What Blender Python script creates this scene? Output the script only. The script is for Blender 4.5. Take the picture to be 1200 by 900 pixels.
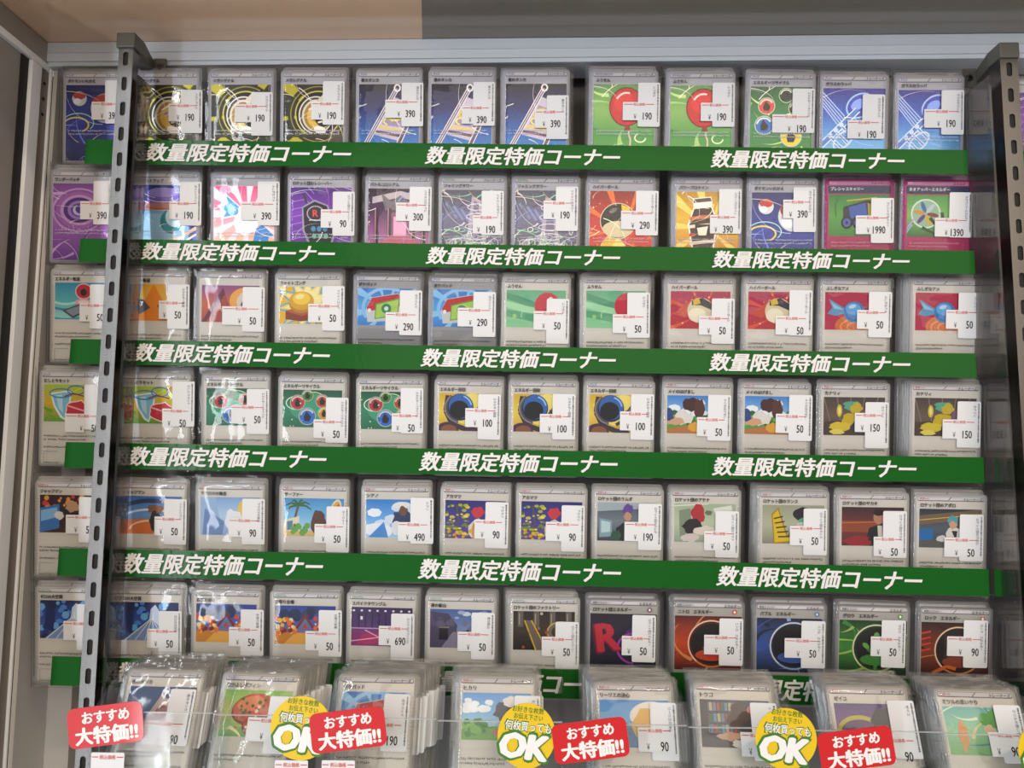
import bpy, bmesh, math, random
from mathutils import Vector, Matrix, Euler
from mathutils.geometry import tessellate_polygon

for o in list(bpy.data.objects):
    bpy.data.objects.remove(o)
scn = bpy.context.scene
col = scn.collection
rnd = random.Random(7)
R = math.radians

# ------------------------------------------------------------------ camera
FPX = 900.0
cd = bpy.data.cameras.new('camera')
cd.sensor_width = 36
cd.lens = FPX / 1200 * 36
cd.clip_start = 0.01
cam = bpy.data.objects.new('camera', cd)
col.objects.link(cam)
DIST = 0.70
CAM = Vector((0, -DIST, 0))
CROT = Matrix.Rotation(R(1.46), 3, 'Z') @ Matrix.Rotation(R(90 + 5.7), 3, 'X') @ Matrix.Rotation(0.0044, 3, 'Z')
cam.matrix_world = Matrix.Translation(CAM) @ CROT.to_4x4()
scn.camera = cam


def at(px, py, Y):
    """the point of the vertical plane y = Y that the photograph shows at pixel px, py"""
    d = CROT @ Vector(((px - 600) / FPX, -(py - 450) / FPX, -1))
    return CAM + d * ((Y - CAM.y) / d.y)


# ------------------------------------------------------------------ world, lights, exposure
scn.view_settings.view_transform = 'Standard'
scn.view_settings.look = 'None'
scn.view_settings.exposure = -0.38
scn.view_settings.gamma = 1
scn.view_settings.use_curve_mapping = False
scn.cycles.transparent_max_bounces = 32
scn.cycles.max_bounces = 8
scn.cycles.use_denoising = True

w = bpy.data.worlds.new('shop_surroundings')
scn.world = w
w.use_nodes = True
nt = w.node_tree
bg = nt.nodes['Background']
tc = nt.nodes.new('ShaderNodeTexCoord')
sx = nt.nodes.new('ShaderNodeSeparateXYZ')
ramp = nt.nodes.new('ShaderNodeValToRGB')
mr = nt.nodes.new('ShaderNodeMapRange')
mr.inputs['From Min'].default_value = -1
nt.links.new(tc.outputs['Generated'], sx.inputs[0])
nt.links.new(sx.outputs['X'], mr.inputs['Value'])
nt.links.new(mr.outputs[0], ramp.inputs[0])
ramp.color_ramp.elements[0].color = (0.62, 0.68, 0.78, 1)
ramp.color_ramp.elements[1].color = (0.44, 0.42, 0.41, 1)
e = ramp.color_ramp.elements.new(0.45)
e.color = (0.36, 0.34, 0.33, 1)
mz = nt.nodes.new('ShaderNodeMapRange')
mz.inputs['From Min'].default_value = -0.35
mz.inputs['From Max'].default_value = 0.25
mz.inputs['To Min'].default_value = 1.35
mz.inputs['To Max'].default_value = 0.42
nt.links.new(sx.outputs['Z'], mz.inputs['Value'])
nt.links.new(ramp.outputs[0], bg.inputs['Color'])
nt.links.new(mz.outputs[0], bg.inputs['Strength'])


def area(name, loc, target, sx_, sy_, power, color):
    l = bpy.data.lights.new(name, 'AREA')
    l.shape = 'RECTANGLE'
    l.size, l.size_y = sx_, sy_
    l.energy = power
    l.color = color
    o = bpy.data.objects.new(name, l)
    col.objects.link(o)
    o.location = loc
    o.rotation_euler = (Vector(target) - Vector(loc)).to_track_quat('-Z', 'Y').to_euler()
    return o


area('shop_window_light', (-1.66, -3.0, -0.1), (-0.6, 0, -0.1), 0.13, 4.6, 60, (0.88, 0.94, 1.0))
area('ceiling_lamp_light', (0.6, -3.2, 0.9), (0, 0, 0), 3.2, 1.6, 62, (1.0, 0.86, 0.70))
area('shop_front_light', (-3.2, -2.0, 0.2), (0, 0, 0), 1.6, 2.2, 62, (0.88, 0.94, 1.0))
area('high_lamp_light', (0.9, -2.4, 2.3), (0.2, 0, -0.2), 0.9, 0.12, 34, (1.0, 0.80, 0.58))


# ------------------------------------------------------------------ materials
def lin(h):
    out = []
    for i in (0, 2, 4):
        c = int(h[i:i + 2], 16) / 255
        out.append(c / 12.92 if c <= 0.04045 else ((c + 0.055) / 1.055) ** 2.4)
    return (out[0], out[1], out[2], 1.0)


def mat(name, hexcol='808080', rough=0.5, metal=0.0, noise=None, bump=None, coat=0.0, attr=False, spec=0.5):
    m = bpy.data.materials.new(name)
    m.use_nodes = True
    t = m.node_tree
    b = t.nodes['Principled BSDF']
    b.inputs['Base Color'].default_value = lin(hexcol)
    b.inputs['Roughness'].default_value = rough
    b.inputs['Metallic'].default_value = metal
    b.inputs['Specular IOR Level'].default_value = spec
    b.inputs['Coat Weight'].default_value = coat
    b.inputs['Coat Roughness'].default_value = 0.08
    if attr:
        a = t.nodes.new('ShaderNodeAttribute')
        a.attribute_name = 'ink'
        t.links.new(a.outputs['Color'], b.inputs['Base Color'])
    if noise:
        sc, amt = noise
        c = t.nodes.new('ShaderNodeTexCoord')
        n = t.nodes.new('ShaderNodeTexNoise')
        n.inputs['Scale'].default_value = sc
        n.inputs['Detail'].default_value = 4
        t.links.new(c.outputs['Object'], n.inputs['Vector'])
        mx = t.nodes.new('ShaderNodeMix')
        mx.data_type = 'RGBA'
        k = lin(hexcol)
        mx.inputs[6].default_value = tuple(v * (1 - amt) for v in k[:3]) + (1,)
        mx.inputs[7].default_value = tuple(min(1, v * (1 + amt)) for v in k[:3]) + (1,)
        t.links.new(n.outputs['Fac'], mx.inputs[0])
        t.links.new(mx.outputs[2], b.inputs['Base Color'])
    if bump:
        sc, st = bump
        c = t.nodes.new('ShaderNodeTexCoord')
        n = t.nodes.new('ShaderNodeTexNoise')
        n.inputs['Scale'].default_value = sc
        n.inputs['Detail'].default_value = 2
        t.links.new(c.outputs['Object'], n.inputs['Vector'])
        bp = t.nodes.new('ShaderNodeBump')
        bp.inputs['Strength'].default_value = st
        bp.inputs['Distance'].default_value = 0.001
        t.links.new(n.outputs['Fac'], bp.inputs['Height'])
        t.links.new(bp.outputs[0], b.inputs['Normal'])
        if coat:
            t.links.new(bp.outputs[0], b.inputs['Coat Normal'])
    return m


def clear(name, tint, gloss, rough, haze=0.0, hazecol=(0.9, 0.9, 0.92, 1), bump=None):
    """clear film or sheet: see-through, a thin milky share, and a mirror share that grows at grazing angles"""
    m = bpy.data.materials.new(name)
    m.use_nodes = True
    t = m.node_tree
    t.nodes.remove(t.nodes['Principled BSDF'])
    out = t.nodes['Material Output']
    tr = t.nodes.new('ShaderNodeBsdfTransparent')
    tr.inputs[0].default_value = tint
    df = t.nodes.new('ShaderNodeBsdfDiffuse')
    df.inputs[0].default_value = hazecol
    m1 = t.nodes.new('ShaderNodeMixShader')
    m1.inputs[0].default_value = haze
    t.links.new(tr.outputs[0], m1.inputs[1])
    t.links.new(df.outputs[0], m1.inputs[2])
    gl = t.nodes.new('ShaderNodeBsdfGlossy')
    gl.inputs['Roughness'].default_value = rough
    fr = t.nodes.new('ShaderNodeFresnel')
    fr.inputs[0].default_value = 1.45
    mul = t.nodes.new('ShaderNodeMath')
    mul.operation = 'MULTIPLY'
    mul.use_clamp = True
    mul.inputs[1].default_value = gloss
    t.links.new(fr.outputs[0], mul.inputs[0])
    m2 = t.nodes.new('ShaderNodeMixShader')
    t.links.new(mul.outputs[0], m2.inputs[0])
    t.links.new(m1.outputs[0], m2.inputs[1])
    t.links.new(gl.outputs[0], m2.inputs[2])
    t.links.new(m2.outputs[0], out.inputs[0])
    if bump:
        sc, st, dist = bump
        c = t.nodes.new('ShaderNodeTexCoord')
        oi = t.nodes.new('ShaderNodeObjectInfo')
        ad = t.nodes.new('ShaderNodeVectorMath')
        ad.operation = 'ADD'
        n = t.nodes.new('ShaderNodeTexNoise')
        n.inputs['Scale'].default_value = sc
        n.inputs['Detail'].default_value = 1.5
        t.links.new(c.outputs['Object'], ad.inputs[0])
        t.links.new(oi.outputs['Random'], ad.inputs[1])
        t.links.new(ad.outputs[0], n.inputs['Vector'])
        bp = t.nodes.new('ShaderNodeBump')
        bp.inputs['Strength'].default_value = st
        bp.inputs['Distance'].default_value = dist
        t.links.new(n.outputs['Fac'], bp.inputs['Height'])
        t.links.new(bp.outputs[0], gl.inputs['Normal'])
    return m


M = {
    'ink': mat('printed_card_stock', rough=0.42, attr=True, spec=0.35),
    'foil': mat('foil_card_print', rough=0.30, metal=0.35, attr=True, bump=(60, 0.06)),
    'labelpaper': mat('white_label_paper', 'e4e4e6', 0.6, spec=0.2),
    'labelink': mat('label_ink', rough=0.7, attr=True, spec=0.1),
    'sleeve': clear('clear_card_sleeve', (0.99, 0.99, 0.99, 1), 0.6, 0.05, 0.015, bump=(26, 0.5, 0.004)),
    'bagsleeve': clear('loose_plastic_sleeve', (0.975, 0.975, 0.975, 1), 1.1, 0.08, 0.05, bump=(34, 0.8, 0.005)),
    'acrylic': clear('clear_acrylic', (0.97, 0.98, 0.98, 1), 0.22, 0.05, 0.0),
    'edgehighlight': clear('acrylic_edge_highlight', (0.9, 0.92, 0.92, 1), 0.8, 0.1, 0.30),  # milky share brightens the edge like caught light
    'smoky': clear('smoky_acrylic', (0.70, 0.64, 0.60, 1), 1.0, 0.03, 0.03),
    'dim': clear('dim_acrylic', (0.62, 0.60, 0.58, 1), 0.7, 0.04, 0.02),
    'green': mat('green_laminated_paper', '0f5a18', 0.5, noise=(9, 0.06), bump=(160, 0.10), coat=0.12, spec=0.12),
    'white': mat('white_lettering', 'e6e4e2', 0.5, spec=0.2),
    'darkgreen': mat('dark_green_print', '0b2c0c', 0.6),
    'alu': mat('white_anodised_aluminium', 'd0d6de', 0.35, metal=0.0, noise=(40, 0.04)),
    'alu_bright': mat('bright_white_aluminium', 'f8fafc', 0.35, metal=0.0),
    'alu_shade': mat('grey_aluminium', 'a39d97', 0.4, metal=0.4, noise=(60, 0.05)),
    'channel': mat('brown_grey_channel', '8c8279', 0.5, metal=0.3),
    'blackfill': mat('black_strip_and_hollow_shade', '1c1a19', 0.7),  # plain black; also painted as shade inside slots and holes
    'glassdoor': mat('grey_frosted_panel', '938e88', 0.35, noise=(14, 0.08), spec=0.6),
    'tan': mat('varnished_board_warm_reflection', 'e6c2a2', 0.14, noise=(7, 0.10), bump=(3, 0.12), spec=0.9),  # warm reflection on the glossy ceiling, put into the base colour
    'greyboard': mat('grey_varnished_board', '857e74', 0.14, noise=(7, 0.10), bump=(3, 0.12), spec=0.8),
    'backwall': mat('dark_grey_backing', '77726e', 0.6, noise=(20, 0.08)),
    'liner': mat('pale_grey_liner', 'bdb9b4', 0.55),
    'paleback': mat('pale_backing', 'c9c8c6', 0.55),
    'steel': mat('polished_steel', '75726f', 0.24, metal=1.0, bump=(25, 0.10)),
    'bracket': mat('grey_painted_bracket', '55534b', 0.4, noise=(50, 0.05)),
    'screw': mat('dark_screw_steel', '55504a', 0.3, metal=1.0),
    'red': mat('red_sticker_film', 'd0141c', 0.4, coat=0.4),
    'yellow': mat('yellow_sticker_film', 'e9c40c', 0.45, coat=0.4),
    'okgreen': mat('green_sticker_ink', '3f7a22', 0.5),
    'stwhite': mat('white_sticker_ink', 'f1efec', 0.5),
}


# ------------------------------------------------------------------ helpers
def link(name, me, m, parent=None):
    if m is not None:
        me.materials.clear()
        me.materials.append(m)
    o = bpy.data.objects.new(name, me)
    col.objects.link(o)
    if parent is not None:
        o.parent = parent
    return o


def tag(o, label, cat, group=None):
    o['label'] = label
    o['category'] = cat
    if group:
        o['group'] = group
    return o


def empty(name, loc, rot=(0, 0, 0)):
    o = bpy.data.objects.new(name, None)
    o.empty_display_size = 0.01
    col.objects.link(o)
    o.location = loc
    o.rotation_euler = rot
    return o


def struct(o):
    o['kind'] = 'structure'
    return o


def bm_box(bm, x0, x1, y0, y1, z0, z1):
    v = [bm.verts.new((x, y, z)) for x in (x0, x1) for y in (y0, y1) for z in (z0, z1)]
    for f in ((0, 1, 3, 2), (4, 6, 7, 5), (0, 4, 5, 1), (2, 3, 7, 6), (0, 2, 6, 4), (1, 5, 7, 3)):
        bm.faces.new([v[i] for i in f])
    return v


def bm_mesh(bm, bevel=0.0, smooth=False):
    bmesh.ops.recalc_face_normals(bm, faces=bm.faces)
    if bevel:
        bmesh.ops.bevel(bm, geom=list(bm.edges), offset=bevel, segments=2, affect='EDGES', profile=0.6)
    me = bpy.data.meshes.new('mesh')
    bm.to_mesh(me)
    bm.free()
    if smooth:
        me.polygons.foreach_set('use_smooth', [True] * len(me.polygons))
    return me


def box(name, x0, x1, y0, y1, z0, z1, m, parent=None, bevel=0.0):
    bm = bmesh.new()
    bm_box(bm, x0, x1, y0, y1, z0, z1)
    return link(name, bm_mesh(bm, bevel), m, parent)


def prism(name, pts, y0, y1, m, parent=None, bevel=0.0):
    """an outline in x, z given depth from y0 (front) to y1"""
    bm = bmesh.new()
    a = [bm.verts.new((x, y0, z)) for x, z in pts]
    b = [bm.verts.new((x, y1, z)) for x, z in pts]
    bm.faces.new(a)
    bm.faces.new(b[::-1])
    n = len(pts)
    for i in range(n):
        bm.faces.new((a[i], b[i], b[(i + 1) % n], a[(i + 1) % n]))
    return link(name, bm_mesh(bm, bevel), m, parent)


def rrect(x0, x1, z0, z1, r, n=5):
    pts = []
    for cx, cz, a0 in ((x1 - r, z1 - r, 0), (x0 + r, z1 - r, 90), (x0 + r, z0 + r, 180), (x1 - r, z0 + r, 270)):
        for i in range(n + 1):
            a = R(a0 + 90 * i / n)
            pts.append((cx + r * math.cos(a), cz + r * math.sin(a)))
    return pts


_tc = {}


def text_geo(s, bold=0.0, shear=0.0):
    """triangles of a line of lettering, 1 unit per em; returned as (points, faces, width)"""
    k = (s, bold, shear)
    if k not in _tc:
        c = bpy.data.curves.new('lettering', 'FONT')
        c.body = s
        c.resolution_u = 2
        c.shear = shear
        o = bpy.data.objects.new('lettering', c)
        col.objects.link(o)
        dg = bpy.context.evaluated_depsgraph_get()
        me = bpy.data.meshes.new_from_object(o.evaluated_get(dg))
        vs = [(v.co.x, v.co.y, 0) for v in me.vertices]
        fs = [tuple(p.vertices) for p in me.polygons]
        bpy.data.objects.remove(o)
        bpy.data.meshes.remove(me)
        bpy.data.curves.remove(c)
        if not vs:
            vs, fs = [(0, 0, 0), (0.01, 0, 0), (0, 0.01, 0)], [(0, 1, 2)]
        if bold:                                # heavier strokes: the same outline struck again around itself
            n0, m = len(vs), (8 if bold > 0.02 else 4)
            base, bf = list(vs), list(fs)
            for i in range(m):
                a = 2 * math.pi * i / m
                k0 = len(vs)
                vs += [(x + bold * math.cos(a), y + bold * .55 * math.sin(a), (i + 1) * 1e-5) for x, y, _ in base]
                fs += [tuple(q + k0 for q in f) for f in bf]
        x0, x1 = min(v[0] for v in vs), max(v[0] for v in vs)
        y0, y1 = min(v[1] for v in vs), max(v[1] for v in vs)
        _tc[k] = (vs, fs, x0, x1, y0, y1)
    return _tc[k]


def clip_poly(p, W, H):
    for ax, lim, sgn in ((0, 0, 1), (0, W, -1), (1, 0, 1), (1, H, -1)):
        out = []
        n = len(p)
        for i in range(n):
            a, b = p[i], p[(i + 1) % n]
            da, db = (a[ax] - lim) * sgn, (b[ax] - lim) * sgn
            if da >= 0:
                out.append(a)
            if (da > 0 > db) or (da < 0 < db):
                t = da / (da - db)
                out.append((a[0] + (b[0] - a[0]) * t, a[1] + (b[1] - a[1]) * t))
        p = out
        if len(p) < 3:
            return []
    return p


class Print:
    """flat printing in millimetres, x to the right and y down from a top-left corner, each mark a hair in front of the last"""

    def __init__(self, depth=0.0, step=0.012):
        self.v, self.f, self.c = [], [], []
        self.d, self.step = depth, step
        self.o, self.clip, self.tf = (0, 0), None, None

    def window(self, x, y, wd, ht):
        self.o, self.clip = (x, y), (wd, ht)

    def raw(self, pts, cols):
        i = len(self.v)
        for x, y in pts:
            self.v.append(((x + self.o[0]) * .001, -self.d * .001, -(y + self.o[1]) * .001))
        self.f.append(list(range(i, i + len(pts))))
        self.c.append(cols)

    def convex(self, pts, c):
        if self.tf:                            # shift and scale of the motif inside its picture
            a, b, e, g = self.tf
            pts = [(x * a + b, y * e + g) for x, y in pts]
        if self.clip:
            pts = clip_poly(pts, *self.clip)
        if len(pts) >= 3:
            self.raw(pts, [c] * len(pts))

    def next(self):
        self.d += self.step

    def poly(self, pts, c):
        c = lin(c)
        for t in tessellate_polygon([[Vector((x, y, 0)) for x, y in pts]]):
            self.convex([pts[i] for i in t], c)
        self.next()

    def quad(self, x0, y0, x1, y1, c):
        self.convex([(x0, y0), (x1, y0), (x1, y1), (x0, y1)], lin(c))
        self.next()

    def grad(self, *cs):
        W, H = self.clip
        n = len(cs) - 1
        for i in range(n):
            a, b = lin(cs[i]), lin(cs[i + 1])
            self.raw([(0, H * i / n), (W, H * i / n), (W, H * (i + 1) / n), (0, H * (i + 1) / n)], [a, a, b, b])
        self.next()

    def ell(self, x, y, rx, ry, c, rot=0, n=26):
        k, s = math.cos(R(rot)), math.sin(R(rot))
        pts = []
        for i in range(n):
            a = 2 * math.pi * i / n
            u, v = rx * math.cos(a), ry * math.sin(a)
            pts.append((x + u * k - v * s, y + u * s + v * k))
        self.convex(pts, lin(c))
        self.next()

    def arc(self, x, y, rx, ry, wd, c, a0=0, a1=360, n=40, taper=False, rot=0):
        c = lin(c)
        k, s = math.cos(R(rot)), math.sin(R(rot))

        def P(a, g):
            u, v = (rx + g) * math.cos(R(a)), (ry + g) * math.sin(R(a))
            return (x + u * k - v * s, y + u * s + v * k)
        for i in range(n):
            A, B = a0 + (a1 - a0) * i / n, a0 + (a1 - a0) * (i + 1) / n
            wa = wd * (1 - i / n) if taper else wd
            wb = wd * (1 - (i + 1) / n) if taper else wd
            self.convex([P(A, -wa / 2), P(A, wa / 2), P(B, wb / 2), P(B, -wb / 2)], c)
        self.next()

    def line(self, pts, wd, c, taper=0):
        c = lin(c)
        n = len(pts) - 1
        for i in range(n):
            (x0, y0), (x1, y1) = pts[i], pts[i + 1]
            L = math.hypot(x1 - x0, y1 - y0) or 1
            nx, ny = -(y1 - y0) / L / 2, (x1 - x0) / L / 2
            wa, wb = wd * (1 - taper * i / n), wd * (1 - taper * (i + 1) / n)
            self.convex([(x0 + nx * wa, y0 + ny * wa), (x1 + nx * wb, y1 + ny * wb), (x1 - nx * wb, y1 - ny * wb), (x0 - nx * wa, y0 - ny * wa)], c)
        self.next()

    def rays(self, x, y, n, r0, r1, spread, c, a0=0):
        c = lin(c)
        for i in range(n):
            a = R(a0) + 2 * math.pi * i / n
            h = R(spread) / 2
            self.convex([(x + r0 * math.cos(a), y + r0 * math.sin(a)), (x + r1 * math.cos(a - h), y + r1 * math.sin(a - h)), (x + r1 * math.cos(a + h), y + r1 * math.sin(a + h))], c)
        self.next()

    def star(self, x, y, n, r1, r0, c, a0=0):
        self.poly([(x + (r1 if i % 2 == 0 else r0) * math.cos(R(a0) + math.pi * i / n), y + (r1 if i % 2 == 0 else r0) * math.sin(R(a0) + math.pi * i / n)) for i in range(2 * n)], c)

    def blob(self, x, y, rx, ry, c, seed=0, j=0.25, n=16):
        q = random.Random(seed)
        pts = [(x + rx * math.cos(2 * math.pi * i / n) * (1 + q.uniform(-j, j)), y + ry * math.sin(2 * math.pi * i / n) * (1 + q.uniform(-j, j))) for i in range(n)]
        self.poly(pts, c)

    def scatter(self, n, seed, cs, r0, r1, box_=None, flat=1.0):
        q = random.Random(seed)
        W, H = self.clip
        x0, y0, x1, y1 = box_ or (0, 0, W, H)
        for i in range(n):
            r = q.uniform(r0, r1)
            c = lin(q.choice(cs))
            x, y, a = q.uniform(x0, x1), q.uniform(y0, y1), q.uniform(0, 6)
            m_ = 7
            self.convex([(x + r * math.cos(a + 2 * math.pi * k / m_), y + flat * r * math.sin(a + 2 * math.pi * k / m_)) for k in range(m_)], c)
            self.d += 0.002
        self.next()

    def swirl(self, n, seed, cs, w0, w1):
        q = random.Random(seed)
        W, H = self.clip
        for i in range(n):
            r = q.uniform(8, W * .8)
            a = q.uniform(0, 360)
            self.arc(q.uniform(-.2, 1.2) * W, q.uniform(-.2, 1.2) * H, r, r * q.uniform(.5, 1), q.uniform(w0, w1), q.choice(cs), a, a + q.uniform(40, 120), n=14, taper=True)
            self.d -= self.step * 0.7

    def text(self, s, x, y, size, c, bold=0.0, width=None, align='l', rot=0, shear=0.0, squeeze=1.0):
        """y is the middle of the line; size the em in mm; width squeezes the line to that many mm"""
        vs, fs, x0, x1, y0, y1 = text_geo(s, bold, shear)
        c = lin(c)
        kx = size * squeeze if width is None else width / (x1 - x0)
        L = (x1 - x0) * kx
        ox = {'l': 0, 'c': -L / 2, 'r': -L}[align]
        my = (y0 + y1) / 2
        k, sn = math.cos(R(rot)), math.sin(R(rot))
        i = len(self.v)
        for a, b, lay in vs:
            u, v = ox + (a - x0) * kx, -(b - my) * size
            X, Y = x + u * k - v * sn, y + u * sn + v * k
            self.v.append(((X + self.o[0]) * .001, -self.d * .001 - lay, -(Y + self.o[1]) * .001))
        for f in fs:
            self.f.append([i + j for j in f])
            self.c.append([c] * len(f))
        self.d += .1 if bold else 0
        self.next()

    def ticks(self, x, y, x1, h, c, seed):
        """a line of print too small to read"""
        q = random.Random(seed)
        c = lin(c)
        h *= 1.15
        while x < x1:
            for k in range(3):
                if q.random() < .5:
                    yy = y + q.uniform(-.5, .4) * h
                    self.convex([(x, yy), (x + 1.2, yy), (x + 1.2, yy + .3), (x, yy + .3)], c)
                else:
                    xx, l = x + q.uniform(0, .9), q.uniform(.4, 1) * h
                    self.convex([(xx, y - l / 2), (xx + .32, y - l / 2), (xx + .32, y + l / 2), (xx, y + l / 2)], c)
            x += 1.5 if q.random() < .9 else 2.4
        self.next()

    def mesh(self):
        me = bpy.data.meshes.new('print')
        me.from_pydata(self.v, [], self.f)
        ca = me.color_attributes.new('ink', 'FLOAT_COLOR', 'CORNER')
        flat = []
        for cs in self.c:
            for c in cs:
                flat.extend(c)
        ca.data.foreach_set('color', flat)
        # printing faces the shopper
        if me.polygons:
            bm = bmesh.new()
            bm.from_mesh(me)
            bm.normal_update()
            rev = [f for f in bm.faces if f.normal.y > 0]
            bmesh.ops.reverse_faces(bm, faces=rev)
            bm.to_mesh(me)
            bm.free()
        return me


# ------------------------------------------------------------------ the showcase
p_ = at(59, 52, 0)
XL, ZT = p_.x, p_.z              # left inner face and top edge of the frame
ZB = at(59, 79, 0).z
XR = at(1300, 52, 0).x
ZLOW = at(600, 1000, 0).z


def on_ceiling(px, py):
    d = CROT @ Vector(((px - 600) / FPX, -(py - 450) / FPX, -1))
    return CAM + d * (ZT / d.z)


ja, jb = on_ceiling(494, 0), on_ceiling(495, 51)  # edge where the painted warm reflection stops on the ceiling
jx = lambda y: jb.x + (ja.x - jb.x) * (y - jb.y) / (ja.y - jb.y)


def board(name, pts, m):
    bm = bmesh.new()
    a = [bm.verts.new((x, y, ZT)) for x, y in pts]
    b = [bm.verts.new((x, y, ZT + 0.012)) for x, y in pts]
    bm.faces.new(a)
    bm.faces.new(b[::-1])
    for i in range(4):
        bm.faces.new((a[i], b[i], b[(i + 1) % 4], a[(i + 1) % 4]))
    return struct(link(name, bm_mesh(bm), m))


board('ceiling', [(XL - 0.05, -0.17), (jx(-0.17), -0.17), (jx(0.06), 0.06), (XL - 0.05, 0.06)], M['tan'])  # left part tan: a reflection painted as board colour
board('ceiling_right', [(jx(-0.17), -0.17), (XR, -0.17), (XR, 0.06), (jx(0.06), 0.06)], M['greyboard'])  # the same ceiling beyond the painted reflection
# front rail of the frame under the ceiling: two flat bands and a lip
bm = bmesh.new()
bm_box(bm, XL, XR, -0.004, 0.03, ZB + 0.004, ZT - 0.0004)
bm_box(bm, XL, XR, -0.0055, 0.0, ZB + 0.012, ZB + 0.0125)
bm_box(bm, XL, XR, -0.002, 0.03, ZB, ZB + 0.004)
struct(link('trim_1', bm_mesh(bm, 0.0003), M['alu']))
bm = bmesh.new()
bm_box(bm, XL - 0.03, XL, -0.17, 0.0, ZB + 0.0015, ZT - 0.001)
struct(link('trim_2', bm_mesh(bm, 0.0005), M['alu_shade']))
bm = bmesh.new()
bm_box(bm, XL - 0.03, XL + 0.0012, -0.17, -0.0005, ZB - 0.005, ZB + 0.0015)
struct(link('trim_3', bm_mesh(bm, 0.0004), M['alu_bright']))
# upright corner section of the frame
struct(box('trim_4', XL - 0.03, XL, -0.011, 0.03, ZLOW, ZB - 0.0055, M['channel']))
struct(box('trim_5', XL - 0.03, XL + 0.0015, -0.0255, -0.0115, ZLOW, ZB - 0.0055, M['alu_bright'], None, 0.0006))
struct(box('trim_6', XL - 0.006, XL + 0.0022, 0.001, 0.0035, ZLOW, ZB - 0.001, M['alu_bright'], None, 0.0004))
struct(box('trim_7', XL - 0.03, XL - 0.002, -0.036, -0.0256, ZLOW, ZB - 0.0055, M['blackfill']))
struct(box('wall_left', XL - 0.03, XL - 0.003, -0.17, -0.0361, ZLOW, ZB - 0.0055, M['glassdoor']))
struct(box('wall_back', XL + 0.03, XR, 0.05, 0.06, ZLOW, ZT, M['backwall']))
struct(box('wall_left_lining', XL - 0.03, XL + 0.03, 0.05, 0.06, ZLOW, ZT, M['paleback']))
struct(box('trim_8', XL + 0.0025, XL + 0.0065, 0.004, 0.0495, ZLOW, ZB - 0.001, M['liner']))
holes = bmesh.new()
for k, py in enumerate((98, 116, 134)):
    a = at(51, py, -0.005)
    bmesh.ops.create_cone(holes, cap_ends=True, segments=12, radius1=0.0017, radius2=0.0017, depth=0.0006,
                          matrix=Matrix.Translation((XL + 0.0002, -0.005, a.z)) @ Matrix.Rotation(R(90), 4, 'Y'))
h_ = struct(link('trim_4_holes', bm_mesh(holes), M['blackfill']))
h_.name = 'trim_9'


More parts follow.
